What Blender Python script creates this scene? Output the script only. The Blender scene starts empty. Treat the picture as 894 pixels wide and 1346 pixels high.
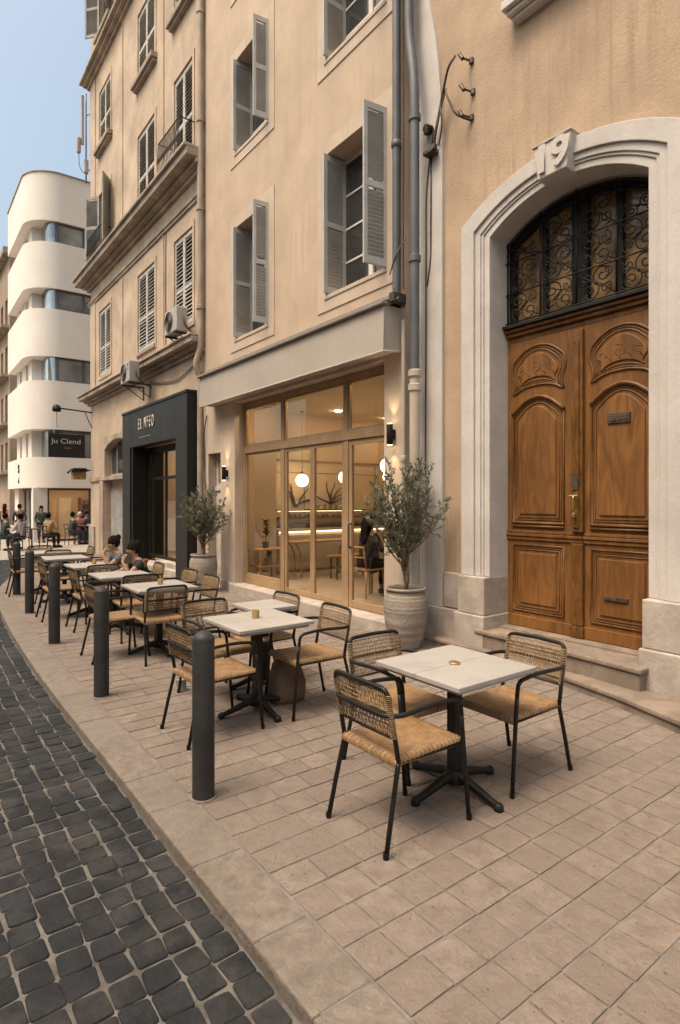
import bpy, bmesh, math, random
from mathutils import Vector, Matrix
PI = math.pi
R = math.radians
rnd = random.Random(7)
S = bpy.context.scene
COL = S.collection

# ------------------------------------------------------------------ helpers
def link(o): COL.objects.link(o); return o

def box(bm, x0, y0, z0, x1, y1, z1, mi=0):
    v = [bm.verts.new(p) for p in ((x0,y0,z0),(x1,y0,z0),(x1,y1,z0),(x0,y1,z0),(x0,y0,z1),(x1,y0,z1),(x1,y1,z1),(x0,y1,z1))]
    for f in ((0,3,2,1),(4,5,6,7),(0,1,5,4),(1,2,6,5),(2,3,7,6),(3,0,4,7)):
        bm.faces.new([v[i] for i in f]).material_index = mi

def rbox(bm, c, size, rot=None):
    m = Matrix.Translation(Vector(c)) @ (rot.to_4x4() if rot else Matrix.Identity(4))
    x, y, z = size[0]/2, size[1]/2, size[2]/2
    v = [bm.verts.new(m @ Vector(p)) for p in ((-x,-y,-z),(x,-y,-z),(x,y,-z),(-x,y,-z),(-x,-y,z),(x,-y,z),(x,y,z),(-x,y,z))]
    for f in ((0,3,2,1),(4,5,6,7),(0,1,5,4),(1,2,6,5),(2,3,7,6),(3,0,4,7)):
        bm.faces.new([v[i] for i in f])

def quad(bm, a, b, c, d):
    return bm.faces.new([bm.verts.new(p) for p in (a, b, c, d)])

def prism(bm, pts, f0, f1):
    """pts: 2D outline; f0/f1 map (u,v) to 3D on the two ends"""
    a = [bm.verts.new(f0(*p)) for p in pts]; b = [bm.verts.new(f1(*p)) for p in pts]
    n = len(pts)
    bm.faces.new(a); bm.faces.new(list(reversed(b)))
    for i in range(n):
        bm.faces.new((a[i], b[i], b[(i+1) % n], a[(i+1) % n]))

def tube(bm, pts, r, n=8, closed=False, flat=1.0):
    P = [Vector(p) for p in pts]
    m = len(P)
    rr = r if isinstance(r, (list, tuple)) else [r]*m
    T = []
    for i in range(m):
        if closed: t = P[(i+1) % m] - P[i-1]
        else: t = P[min(i+1, m-1)] - P[max(i-1, 0)]
        T.append(t.normalized() if t.length > 1e-9 else Vector((0,0,1)))
    up = Vector((0,0,1)) if abs(T[0].z) < .9 else Vector((1,0,0))
    nrm = (up - T[0]*up.dot(T[0])).normalized()
    rings = []
    for i in range(m):
        if i:
            q = T[i-1].rotation_difference(T[i]); nrm = q @ nrm
            nrm = (nrm - T[i]*nrm.dot(T[i])).normalized()
        bi = T[i].cross(nrm)
        rings.append([bm.verts.new(P[i] + (nrm*math.cos(2*PI*k/n) + bi*math.sin(2*PI*k/n)*flat)*rr[i]) for k in range(n)])
    for i in range(m if closed else m-1):
        a, b = rings[i], rings[(i+1) % m]
        for k in range(n):
            bm.faces.new((a[k], a[(k+1) % n], b[(k+1) % n], b[k]))
    if not closed:
        bm.faces.new(list(reversed(rings[0]))); bm.faces.new(rings[-1])

def lathe(bm, prof, n=32, c=(0,0,0), cap=True):
    rings = []
    for (r, z) in prof:
        rings.append([bm.verts.new((c[0]+r*math.cos(2*PI*k/n), c[1]+r*math.sin(2*PI*k/n), c[2]+z)) for k in range(n)])
    for a, b in zip(rings, rings[1:]):
        for k in range(n):
            bm.faces.new((a[k], a[(k+1) % n], b[(k+1) % n], b[k]))
    if cap:
        bm.faces.new(list(reversed(rings[0]))); bm.faces.new(rings[-1])

def bend(pts, rad, seg=5):
    """round the inner corners of a polyline"""
    P = [Vector(p) for p in pts]; out = [P[0]]
    for i in range(1, len(P)-1):
        a = (P[i-1]-P[i]); b = (P[i+1]-P[i])
        d = min(rad, a.length*.49, b.length*.49)
        s = P[i] + a.normalized()*d; e = P[i] + b.normalized()*d
        for k in range(seg+1):
            t = k/seg
            out.append(s*(1-t)**2 + P[i]*2*t*(1-t) + e*t*t)
    out.append(P[-1]); return out

def wloc(o):
    v = Vector((0,0,0))
    while o is not None:
        v += o.location; o = o.parent
    return v

def obj(name, bm, mats, parent=None, smooth=False, bevel=0, world=True, label=None, autosmooth=None):
    if parent is not None and world:
        bmesh.ops.translate(bm, verts=bm.verts, vec=-wloc(parent))
    bmesh.ops.recalc_face_normals(bm, faces=bm.faces)
    me = bpy.data.meshes.new(name); bm.to_mesh(me); bm.free()
    for m in (mats if isinstance(mats, (list, tuple)) else [mats]): me.materials.append(m)
    if smooth:
        me.polygons.foreach_set('use_smooth', [True]*len(me.polygons))
        if autosmooth:
            me.set_sharp_from_angle(angle=R(autosmooth))
    o = link(bpy.data.objects.new(name, me))
    if parent is not None: o.parent = parent
    if bevel:
        b = o.modifiers.new('edge', 'BEVEL'); b.width = bevel; b.segments = 2; b.limit_method = 'ANGLE'; b.angle_limit = R(40)
    if label: o['label'] = label
    return o

def thing(name, label, cat, loc=(0,0,0), rotz=0, group=None):
    o = link(bpy.data.objects.new(name, None)); o.empty_display_size = .2
    o.location = loc; o.rotation_euler = (0, 0, rotz); o['label'] = label; o['category'] = cat
    if group: o['group'] = group
    return o

def tag(o, label, cat, group=None):
    o['label'] = label; o['category'] = cat
    if group: o['group'] = group
    return o

def struct(o): o['kind'] = 'structure'; return o

def copy_tree(o, parent=None):
    c = o.copy(); COL.objects.link(c)
    if parent is not None: c.parent = parent
    for ch in list(o.children): copy_tree(ch, c)
    return c

def dup(root, loc, rotz=0, label=None, group=None):
    c = copy_tree(root); c.location = loc; c.rotation_euler = (0, 0, rotz)
    if label: c['label'] = label
    if group: c['group'] = group
    return c

BM = bmesh.new

# ------------------------------------------------------------------ materials
KA = .66
def mat(name, col, rough=.65, metal=0.0, var=.12, scale=3.0, bump=0.0, bscale=60.0, streak=0.0, streak_col=None,
        dirt=0.0, dirt_col=(.08,.06,.045), dirt_scale=1.2, island=0.0, island_col2=None, spec=.4, vec='Object', fine=.0, pits=0.0):
    if max(col) > .3 and metal == 0:
        col = tuple(c*KA for c in col)
        if streak_col: streak_col = tuple(c*KA for c in streak_col)
        if max(dirt_col) > .15: dirt_col = tuple(c*KA for c in dirt_col)
        if island_col2: island_col2 = tuple(c*KA for c in island_col2)
    m = bpy.data.materials.new(name); m.use_nodes = True
    nt = m.node_tree; N = nt.nodes; L = nt.links
    b = N['Principled BSDF']
    b.inputs['Roughness'].default_value = rough; b.inputs['Metallic'].default_value = metal
    b.inputs['Specular IOR Level'].default_value = spec
    tc = N.new('ShaderNodeTexCoord'); co = tc.outputs[vec]
    def noise(sc, det=5, v=None, ro=.6):
        n = N.new('ShaderNodeTexNoise'); n.inputs['Scale'].default_value = sc; n.inputs['Detail'].default_value = det; n.inputs['Roughness'].default_value = ro
        L.new(v or co, n.inputs['Vector']); return n.outputs['Fac']
    def ramp(f, a, c):
        r = N.new('ShaderNodeMapRange'); r.inputs[1].default_value = a; r.inputs[2].default_value = c
        r.interpolation_type = 'SMOOTHSTEP'; L.new(f, r.inputs[0]); return r.outputs[0]
    def mix(fac, a, c, mode='MIX'):
        x = N.new('ShaderNodeMix'); x.data_type = 'RGBA'; x.blend_type = mode
        if isinstance(fac, float): x.inputs[0].default_value = fac
        else: L.new(fac, x.inputs[0])
        for s, val in ((6, a), (7, c)):
            if isinstance(val, tuple): x.inputs[s].default_value = (*val, 1)
            else: L.new(val, x.inputs[s])
        return x.outputs[2]
    def math_(op, a, c):
        x = N.new('ShaderNodeMath'); x.operation = op
        for i, val in enumerate((a, c)):
            if isinstance(val, (int, float)): x.inputs[i].default_value = val
            else: L.new(val, x.inputs[i])
        return x.outputs[0]
    lo = tuple(max(0, c*(1-var*1.6)) for c in col); hi = tuple(min(1, c*(1+var)) for c in col)
    cur = mix(ramp(noise(scale, 6), .3, .7), lo, hi)
    if fine:
        f = noise(scale*22, 4)
        cur = mix(ramp(f, .35, .68), mix(float(fine), cur, (col[0]*.55, col[1]*.5, col[2]*.45)), cur)
    if island:
        g = N.new('ShaderNodeNewGeometry')
        v2 = island_col2 or tuple(c*(1-island) for c in col)
        cur = mix(math_('MULTIPLY', g.outputs['Random Per Island'], .85), cur, v2)
    if pits:
        vo = N.new('ShaderNodeTexVoronoi'); vo.inputs['Scale'].default_value = pits; vo.inputs['Randomness'].default_value = 1
        L.new(co, vo.inputs['Vector'])
        sp_ = math_('LESS_THAN', vo.outputs['Distance'], math_('MULTIPLY', ramp(noise(pits*.7, 2), .46, .72), .30))
        cur = mix(math_('MULTIPLY', sp_, .75), cur, tuple(c*.35 for c in col))
    if streak:
        mp = N.new('ShaderNodeMapping'); mp.inputs['Scale'].default_value = (7, 7, .35); L.new(co, mp.inputs[0])
        s = ramp(noise(1.6, 6, mp.outputs[0], .68), .48, .66)
        big = ramp(noise(.6, 3), .38, .62)
        cur = mix(math_('MULTIPLY', math_('MULTIPLY', s, big), streak), cur, streak_col or tuple(c*.5 for c in col))
    if dirt:
        d = ramp(noise(dirt_scale, 8, None, .68), .44, .63)
        cur = mix(math_('MULTIPLY', d, dirt), cur, dirt_col)
    L.new(cur, b.inputs['Base Color'])
    rv = N.new('ShaderNodeMapRange'); rv.inputs[3].default_value = max(0, rough-.1); rv.inputs[4].default_value = min(1, rough+.1)
    L.new(noise(scale*3, 4), rv.inputs[0]); L.new(rv.outputs[0], b.inputs['Roughness'])
    if bump:
        bp = N.new('ShaderNodeBump'); bp.inputs['Strength'].default_value = bump; bp.inputs['Distance'].default_value = .02
        h = math_('ADD', noise(bscale, 6), math_('MULTIPLY', noise(bscale*.15, 3), .8))
        L.new(h, bp.inputs['Height']); L.new(bp.outputs[0], b.inputs['Normal'])
    return m

def emit(name, col, strength):
    m = bpy.data.materials.new(name); m.use_nodes = True
    b = m.node_tree.nodes['Principled BSDF']; b.inputs['Base Color'].default_value = (.8,.8,.75,1)
    b.inputs['Emission Color'].default_value = (*col, 1); b.inputs['Emission Strength'].default_value = strength
    return m

def glass(name, tint=(.96,.96,.95), gl=.0):
    m = bpy.data.materials.new(name); m.use_nodes = True
    nt = m.node_tree; N = nt.nodes; L = nt.links
    N.remove(N['Principled BSDF'])
    t = N.new('ShaderNodeBsdfTransparent'); t.inputs[0].default_value = (*tint, 1)
    g = N.new('ShaderNodeBsdfGlossy'); g.inputs['Roughness'].default_value = .02; g.inputs[0].default_value = (.9,.93,.95,1)
    f = N.new('ShaderNodeLayerWeight'); f.inputs[0].default_value = .5
    p5 = N.new('ShaderNodeMath'); p5.operation = 'POWER'; p5.inputs[1].default_value = 5; L.new(f.outputs['Facing'], p5.inputs[0])
    a = N.new('ShaderNodeMath'); a.operation = 'MULTIPLY_ADD'; a.inputs[1].default_value = .9; a.inputs[2].default_value = .04+gl; L.new(p5.outputs[0], a.inputs[0])
    x = N.new('ShaderNodeMixShader'); L.new(a.outputs[0], x.inputs[0]); L.new(t.outputs[0], x.inputs[1]); L.new(g.outputs[0], x.inputs[2])
    L.new(x.outputs[0], N['Material Output'].inputs[0])
    return m

def wood(name, dark, light, rough=.5, axis=(9, 9, .7), bump=.25, scale=2.2):
    m = bpy.data.materials.new(name); m.use_nodes = True
    nt = m.node_tree; N = nt.nodes; L = nt.links; b = N['Principled BSDF']
    tc = N.new('ShaderNodeTexCoord'); mp = N.new('ShaderNodeMapping'); mp.inputs['Scale'].default_value = axis
    L.new(tc.outputs['Object'], mp.inputs[0])
    n = N.new('ShaderNodeTexNoise'); n.inputs['Scale'].default_value = scale; n.inputs['Detail'].default_value = 8; n.inputs['Distortion'].default_value = 1.6
    L.new(mp.outputs[0], n.inputs['Vector'])
    n2 = N.new('ShaderNodeTexNoise'); n2.inputs['Scale'].default_value = 1.3; n2.inputs['Detail'].default_value = 5; L.new(tc.outputs['Object'], n2.inputs['Vector'])
    cr = N.new('ShaderNodeValToRGB'); e = cr.color_ramp.elements
    e[0].position = .3; e[0].color = (*dark, 1); e[1].position = .68; e[1].color = (*light, 1); L.new(n.outputs['Fac'], cr.inputs[0])
    mx = N.new('ShaderNodeMix'); mx.data_type = 'RGBA'; mx.blend_type = 'MULTIPLY'; mx.inputs[0].default_value = .55
    cr2 = N.new('ShaderNodeValToRGB'); e2 = cr2.color_ramp.elements; e2[0].position = .33; e2[0].color = (.45,.40,.36,1); e2[1].position = .65; e2[1].color = (1.1,1.08,1.05,1)
    L.new(n2.outputs['Fac'], cr2.inputs[0]); L.new(cr.outputs[0], mx.inputs[6]); L.new(cr2.outputs[0], mx.inputs[7])
    L.new(mx.outputs[2], b.inputs['Base Color']); b.inputs['Roughness'].default_value = rough; b.inputs['Specular IOR Level'].default_value = .35
    bp = N.new('ShaderNodeBump'); bp.inputs['Strength'].default_value = bump; bp.inputs['Distance'].default_value = .006
    L.new(n.outputs['Fac'], bp.inputs['Height']); L.new(bp.outputs[0], b.inputs['Normal'])
    return m

M = {}
M['plaster_yellow'] = mat('plaster_yellow', (.685,.525,.39), .85, var=.09, scale=.9, bump=.14, bscale=45, streak=.5, streak_col=(.53,.385,.275), fine=.07, dirt=.22, dirt_col=(.57,.42,.30), dirt_scale=1.4)
M['plaster_yellow_door'] = mat('plaster_yellow_door', (.60,.435,.30), .85, var=.11, scale=1.1, bump=.30, bscale=38, streak=.75, streak_col=(.43,.295,.195), fine=.10, dirt=.25, dirt_col=(.48,.345,.24), dirt_scale=1.2)
M['plaster_old'] = mat('plaster_old', (.72,.555,.415), .9, var=.14, scale=.8, bump=.2, bscale=30, streak=.55, streak_col=(.36,.28,.22), dirt=.42, dirt_col=(.40,.32,.255), dirt_scale=.75, fine=.14)
M['stone_old'] = mat('stone_old', (.56,.455,.36), .9, var=.2, scale=1.6, bump=.3, bscale=22, streak=.7, streak_col=(.22,.18,.15), dirt=.5, dirt_col=(.24,.195,.16), dirt_scale=1.8, fine=.2)
M['surround'] = mat('surround', (.70,.56,.44), .85, var=.06, scale=2, bump=.08, bscale=50, streak=.5, streak_col=(.52,.38,.27), fine=.06)
M['stone_white'] = mat('stone_white', (.76,.705,.66), .75, var=.07, scale=1.7, bump=.16, bscale=26, streak=.38, streak_col=(.56,.50,.45), dirt=.25, dirt_col=(.54,.475,.42), dirt_scale=2.2, fine=.12)
M['stone_base'] = mat('stone_base', (.62,.54,.475), .75, var=.15, scale=2.2, bump=.3, bscale=22, dirt=.55, dirt_col=(.38,.30,.235), dirt_scale=2.6, fine=.18)
M['step_stone'] = mat('step_stone', (.38,.30,.235), .75, var=.2, scale=2.6, bump=.35, bscale=20, dirt=.65, dirt_col=(.19,.14,.105), dirt_scale=3.2, fine=.22)
M['white_render'] = mat('white_render', (1.02,.945,.865), .8, var=.04, scale=.4, bump=.03, bscale=30, streak=.3, streak_col=(.88,.79,.70))
M['far_plaster'] = mat('far_plaster', (.42,.31,.22), .9, var=.15, scale=.4, streak=.4)
M['shutter'] = mat('shutter', (.60,.605,.595), .6, var=.08, scale=3, bump=.05, bscale=60, streak=.3, streak_col=(.46,.45,.43), fine=.08)
M['shutter_old'] = mat('shutter_old', (.72,.68,.63), .65, var=.12, scale=4, streak=.4, fine=.15)
M['shutter_grey'] = mat('shutter_grey', (.29,.28,.265), .7, var=.15, scale=3, fine=.15)
M['dark_gap'] = mat('dark_gap', (.035,.032,.03), .8)
M['frame_white'] = mat('frame_white', (.84,.77,.69), .6, var=.06)
M['pane_dark'] = mat('pane_dark', (.035,.036,.036), .06, var=.3, scale=.8, spec=.8)
M['pane_city'] = mat('pane_city', (.40,.46,.50), .06, metal=.75, var=.35, scale=.5, spec=.8)
M['pane_amber_reflect'] = mat('pane_amber_reflect', (.50,.31,.135), .22, var=.5, scale=2.2, spec=.6)  # fanlight's warm street reflection is put into this amber base colour
M['curtain'] = mat('curtain', (.55,.45,.36), .9, var=.2, scale=3)
M['pipe_grey'] = mat('pipe_grey', (.095,.10,.112), .5, var=.12, scale=3, streak=.3, fine=.1)
M['pipe_beige'] = mat('pipe_beige', (.52,.42,.33), .65, var=.12, scale=3, streak=.5, fine=.12)
M['pipe_white'] = mat('pipe_white', (.62,.53,.44), .6, var=.08, scale=3, streak=.3)
M['awning'] = mat('awning', (.52,.455,.395), .85, var=.05, scale=1.2, bump=.04, bscale=80)
M['awning_trim'] = mat('awning_trim', (.66,.58,.50), .7, var=.05)
M['awning_box'] = mat('awning_box', (.33,.28,.235), .5, var=.08)
M['dark_metal'] = mat('dark_metal', (.05,.045,.042), .5, var=.2)
M['oak'] = wood('oak', (.27,.175,.095), (.36,.245,.14), .5, (12, 12, .8), .08)
M['oak_flat'] = wood('oak_flat', (.36,.20,.085), (.52,.31,.14), .45, (2, 2, 9), .05)
M['door_wood'] = wood('door_wood', (.118,.050,.012), (.225,.100,.027), .55, (5, 5, .9), .5, 1.8)
M['door_mould'] = wood('door_mould', (.080,.034,.009), (.180,.080,.021), .45, (5, 5, 2), .2, 2)
M['brass'] = mat('brass', (.46,.30,.11), .38, metal=.85, var=.25, scale=20)
M['old_iron'] = mat('old_iron', (.09,.065,.05), .55, metal=.4, var=.3, scale=20)
M['iron'] = mat('iron', (.012,.011,.010), .55, var=.3, scale=10, spec=.25)
M['black_panel'] = mat('black_panel', (.020,.019,.018), .5, var=.12, scale=.9, spec=.25)
M['black_deep'] = mat('black_deep', (.008,.008,.007), .55, var=.1, spec=.2)
M['letter'] = mat('letter', (.74,.70,.63), .5, var=.03)
M['letter_dim'] = mat('letter_dim', (.35,.32,.29), .6)
M['letter_red'] = mat('letter_red', (.35,.12,.08), .6)
M['bollard'] = mat('bollard', (.036,.035,.035), .55, var=.18, scale=4, bump=.05, bscale=60, streak=.5, streak_col=(.065,.06,.056), fine=.15, spec=.25)
M['tube'] = mat('tube', (.010,.0095,.009), .45, var=.2, scale=8, spec=.3)
M['cast_iron'] = mat('cast_iron', (.010,.010,.0095), .55, var=.2, scale=10, bump=.05, bscale=80, spec=.3)
M['marble'] = mat('marble', (.52,.49,.465), .38, var=.06, scale=5, fine=.08, streak=.3, streak_col=(.38,.345,.32), spec=.35)
M['terracotta_white'] = mat('terracotta_white', (.42,.36,.30), .9, var=.12, scale=4, bump=.4, bscale=28, fine=.2)
M['terracotta'] = mat('terracotta', (.36,.16,.08), .85, var=.15, scale=5, bump=.2)
M['soil'] = mat('soil', (.05,.035,.025), .95, var=.3, scale=20, bump=.5)
M['bark'] = mat('bark', (.17,.125,.09), .9, var=.25, scale=14, bump=.4, bscale=50)
M['leaf'] = mat('leaf', (.205,.210,.145), .6, var=.2, scale=5, island=.4, island_col2=(.085,.095,.056), spec=.3)
M['leaf_green'] = mat('leaf_green', (.06,.09,.035), .5, var=.3, scale=5, island=.5)
M['basalt'] = mat('basalt', (.024,.0255,.0285), .75, var=.3, scale=9, bump=.6, bscale=34, island=.5, island_col2=(.015,.016,.018), dirt=.32, dirt_col=(.080,.072,.064), dirt_scale=2.6, fine=.2, spec=.22)
M['sett_joint'] = mat('sett_joint', (.135,.123,.110), .95, var=.3, scale=6, bump=.4, bscale=90, fine=.3)
M['paver'] = mat('paver', (.375,.305,.26), .8, var=.15, scale=11, bump=.8, bscale=34, island=.35, island_col2=(.265,.212,.177), dirt=.28, dirt_col=(.20,.155,.128), dirt_scale=1.6, fine=.5, spec=.25, pits=38)
M['paver_joint'] = mat('paver_joint', (.19,.172,.155), .95, var=.2, scale=8, bump=.2, bscale=80, fine=.3)
M['kerb'] = mat('kerb', (.33,.282,.24), .8, var=.2, scale=14, bump=.7, bscale=30, island=.15, dirt=.5, dirt_col=(.20,.165,.13), dirt_scale=1.6, fine=.5, spec=.25, pits=90)
M['plaza'] = mat('plaza', (.44,.38,.335), .85, var=.08, scale=.8, bump=.06, bscale=20)
M['asphalt'] = mat('asphalt', (.10,.095,.092), .9, var=.15, scale=3)
M['room_wall'] = mat('room_wall', (.78,.61,.435), .85, var=.03, scale=.8)
M['room_floor'] = mat('room_floor', (.50,.39,.275), .5, var=.08, scale=2)
M['room_line'] = mat('room_line', (.36,.26,.17), .7)
M['counter'] = mat('counter', (.66,.56,.44), .6, var=.03)
M['globe'] = emit('globe', (1.0,.78,.46), 7.0)
M['strip'] = emit('strip', (1.0,.72,.38), 3.0)
M['downlight'] = emit('downlight', (1.0,.72,.43), 250.0)
M['downlight_dim'] = emit('downlight_dim', (1.0,.66,.34), 75.0)
M['sconce_glow'] = emit('sconce_glow', (1.0,.74,.44), 9.0)
M['shop_glow'] = emit('shop_glow', (1.0,.66,.32), 1.2)
M['cafe_glass'] = glass('cafe_glass', (.95,.94,.91), .0)
M['case_glass'] = glass('case_glass', (.9,.9,.88), .03)
M['candle_glass'] = mat('candle_glass', (.50,.33,.12), .2, var=.1, spec=.7)
M['wax'] = mat('wax', (.75,.66,.45), .6)
M['ac_white'] = mat('ac_white', (.56,.52,.47), .5, var=.06, streak=.3, fine=.05)
M['ac_dark'] = mat('ac_dark', (.10,.095,.09), .6)
M['sack'] = mat('sack', (.15,.10,.066), .9, var=.2, scale=6, bump=.3, bscale=18)
M['skin'] = mat('skin', (.42,.245,.165), .6, var=.05)
M['hair_dark'] = mat('hair_dark', (.008,.006,.005), .9, var=.3, scale=30, spec=.05)
M['hair_brown'] = mat('hair_brown', (.016,.010,.007), .9, var=.3, scale=30, spec=.05)
def cloth(n, c): M[n] = mat(n, c, .9, var=.12, scale=7, bump=.15, bscale=30)
for n, c in (('cloth_black',(.02,.018,.018)),('cloth_slate',(.085,.09,.10)),('cloth_pink',(.50,.30,.30)),('cloth_white',(.62,.57,.53)),('cloth_green',(.035,.06,.045)),
             ('cloth_tan',(.30,.18,.09)),('cloth_maroon',(.22,.055,.05)),('cloth_blue',(.055,.10,.15)),('cloth_navy',(.03,.035,.05)),('denim',(.05,.06,.085))): cloth(n, c)

# woven rattan for seats and backs
def rattan():
    m = bpy.data.materials.new('rattan'); m.use_nodes = True
    nt = m.node_tree; N = nt.nodes; L = nt.links; b = N['Principled BSDF']; b.inputs['Roughness'].default_value = .55
    tc = N.new('ShaderNodeTexCoord'); sp = N.new('ShaderNodeSeparateXYZ'); L.new(tc.outputs['Object'], sp.inputs[0])
    def mth(op, a, c=None):
        x = N.new('ShaderNodeMath'); x.operation = op
        for i, v in enumerate((a, c)):
            if v is None: continue
            if isinstance(v, (int, float)): x.inputs[i].default_value = v
            else: L.new(v, x.inputs[i])
        return x.outputs[0]
    cx = mth('SUBTRACT', sp.outputs[0], .02)
    sel = mth('GREATER_THAN', mth('ABSOLUTE', cx), mth('ABSOLUTE', sp.outputs[1]))
    par = mth('ADD', mth('MULTIPLY', sel, sp.outputs[1]), mth('MULTIPLY', mth('SUBTRACT', 1.0, sel), cx))
    w = mth('SINE', mth('MULTIPLY', par, 2*PI/.0145))
    n = N.new('ShaderNodeTexNoise'); n.inputs['Scale'].default_value = 26; n.inputs['Detail'].default_value = 6; L.new(tc.outputs['Object'], n.inputs['Vector'])
    n2 = N.new('ShaderNodeTexNoise'); n2.inputs['Scale'].default_value = 5; L.new(tc.outputs['Object'], n2.inputs['Vector'])
    cr = N.new('ShaderNodeValToRGB'); e = cr.color_ramp.elements
    e[0].position = .3; e[0].color = (.15,.082,.035,1); e[1].position = .7; e[1].color = (.37,.225,.105,1)
    L.new(mth('ADD', mth('MULTIPLY', n.outputs['Fac'], .6), mth('ADD', mth('MULTIPLY', n2.outputs['Fac'], .4), mth('MULTIPLY', w, .13))), cr.inputs[0])
    L.new(cr.outputs[0], b.inputs['Base Color'])
    bp = N.new('ShaderNodeBump'); bp.inputs['Strength'].default_value = .8; bp.inputs['Distance'].default_value = .003
    L.new(mth('ADD', w, mth('MULTIPLY', n.outputs['Fac'], .8)), bp.inputs['Height']); L.new(bp.outputs[0], b.inputs['Normal'])
    return m
M['rattan'] = rattan()
M['cord'] = mat('cord', (.30,.205,.115), .65, var=.25, scale=30, island=.35)

# ------------------------------------------------------------------ world, camera, light
w = bpy.data.worlds.new('World'); S.world = w; w.use_nodes = True
nt = w.node_tree
sky = nt.nodes.new('ShaderNodeTexSky'); sky.sky_type = 'NISHITA'; sky.sun_disc = False
SUN_EL, SUN_AZ = R(64), R(270)      # azimuth of the sun, clockwise from +Y
sky.sun_elevation = SUN_EL; sky.sun_rotation = SUN_AZ; sky.air_density = 1.0; sky.dust_density = 7; sky.ozone_density = .4
bg = nt.nodes['Background']; bg.inputs['Strength'].default_value = .135
tm = nt.nodes.new('ShaderNodeMix'); tm.data_type = 'RGBA'; tm.blend_type = 'MULTIPLY'; tm.inputs[0].default_value = 1; tm.inputs[7].default_value = (1.0,1.0,.875,1)   # warm colour grade multiplied into the sky, takes out some blue
nt.links.new(sky.outputs[0], tm.inputs[6]); nt.links.new(tm.outputs[2], bg.inputs[0])
sd = bpy.data.lights.new('sun', 'SUN'); sd.energy = 1.0; sd.angle = R(22); sd.color = (1.0,.82,.70)
so = link(bpy.data.objects.new('sun', sd))
d = Vector((math.sin(SUN_AZ)*math.cos(SUN_EL), math.cos(SUN_AZ)*math.cos(SUN_EL), math.sin(SUN_EL)))
so.rotation_euler = (-d).to_track_quat('-Z', 'Y').to_euler(); so.location = d*60
cd = bpy.data.cameras.new('camera'); cam = link(bpy.data.objects.new('camera', cd)); S.camera = cam
cd.sensor_width = 36; cd.sensor_fit = 'VERTICAL'; cd.sensor_height = 36
cd.lens = 775/1346*36; cd.shift_y = -16/1346; cd.clip_end = 2000; cd.clip_start = .05
cam.location = (0, 0, 1.7); cam.rotation_euler = (R(90), 0, -math.atan2(.6, .8))
S.view_settings.view_transform = 'Standard'; S.view_settings.look = 'None'; S.view_settings.exposure = 1.14; S.view_settings.gamma = 1
S.view_settings.use_curve_mapping = False
S.cycles.max_bounces = 8; S.cycles.transparent_max_bounces = 12; S.cycles.use_denoising = True
S.cycles.sample_clamp_indirect = 6

# ------------------------------------------------------------------ ground, road, kerb, pavement, plaza
RZ = -.062
bm = BM(); quad(bm, (-700,-300,-.16), (700,-300,-.16), (700,1200,-.16), (-700,1200,-.16)); struct(obj('ground', bm, M['asphalt']))
def kx(y):
    if y <= 12.5: return 1.09 + .006*max(0, y-5)**2
    pts = [(12.5,1.4275),(14,1.78),(16,2.35),(18,3.15),(19.2,3.9),(20.2,4.95),(24,5)]
    for (a, xa), (b, xb) in zip(pts, pts[1:]):
        if y <= b: return xa + (xb-xa)*(y-a)/(b-a)
    return 5
# road base (mortar) and setts
bm = BM()
ys = [-4 + .5*i for i in range(48)]
for a, b in zip(ys, ys[1:]):
    quad(bm, (-9, a, RZ-.008), (kx(a)+.02, a, RZ-.008), (kx(b)+.02, b, RZ-.008), (-9, b, RZ-.008))
struct(obj('road', bm, M['sett_joint']))
bm = BM()
def sett(bm, cx, cy, w, h, rot, dz):
    ca, sa = math.cos(rot), math.sin(rot)
    tilt = (rnd.uniform(-.02,.02), rnd.uniform(-.02,.02))
    def ring(ins, z, cut):
        hw, hh = w/2-ins, h/2-ins
        out = []
        for ci, (sx, sy, a0) in enumerate(((-1,-1,PI),(1,-1,1.5*PI),(1,1,0),(-1,1,.5*PI))):
            for q in range(3):
                a = a0+q*PI/4
                u = sx*(hw-cut)+cut*math.cos(a)+jit[ci][0]; v = sy*(hh-cut)+cut*math.sin(a)+jit[ci][1]
                out.append(bm.verts.new((cx+u*ca-v*sa, cy+u*sa+v*ca, RZ+dz+z+u*tilt[0]+v*tilt[1])))
        return out
    jit = [(rnd.uniform(-.006,.006), rnd.uniform(-.006,.006)) for _ in range(4)]
    r0 = ring(0, -.016, .014); r1 = ring(.0006, -.005, .014); r2 = ring(.004, -.0008, .013); r3 = ring(.014, .0008, .010)
    for a, b in ((r0,r1),(r1,r2),(r2,r3)):
        for k in range(12): bm.faces.new((a[k], a[(k+1)%12], b[(k+1)%12], b[k]))
    bm.faces.new(r3)
PITCH = .134
y = -2.0
row = 0
CW = [.125 + rnd.uniform(-.010,.010) for _ in range(90)]
while y < 19.5:
    x = kx(y) - .006
    lim = -3.2 if y < 12 else -.6
    k = 0
    while x > lim:
        wv = CW[k]
        bow = -.05*max(0, kx(y)-x-.45)**1.5
        sett(bm, x - wv/2 + rnd.uniform(-.004,.004), y + bow + rnd.uniform(-.006,.006), wv-.007+rnd.uniform(-.006,.003), PITCH-.007+rnd.uniform(-.006,.003), .075*max(0, kx(y)-x-.45)**.5 + rnd.uniform(-.022,.022), rnd.uniform(-.003,.003))
        x -= wv; k += 1
    y += PITCH; row += 1
struct(obj('road_setts', bm, M['basalt'], smooth=True, autosmooth=14))
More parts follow.
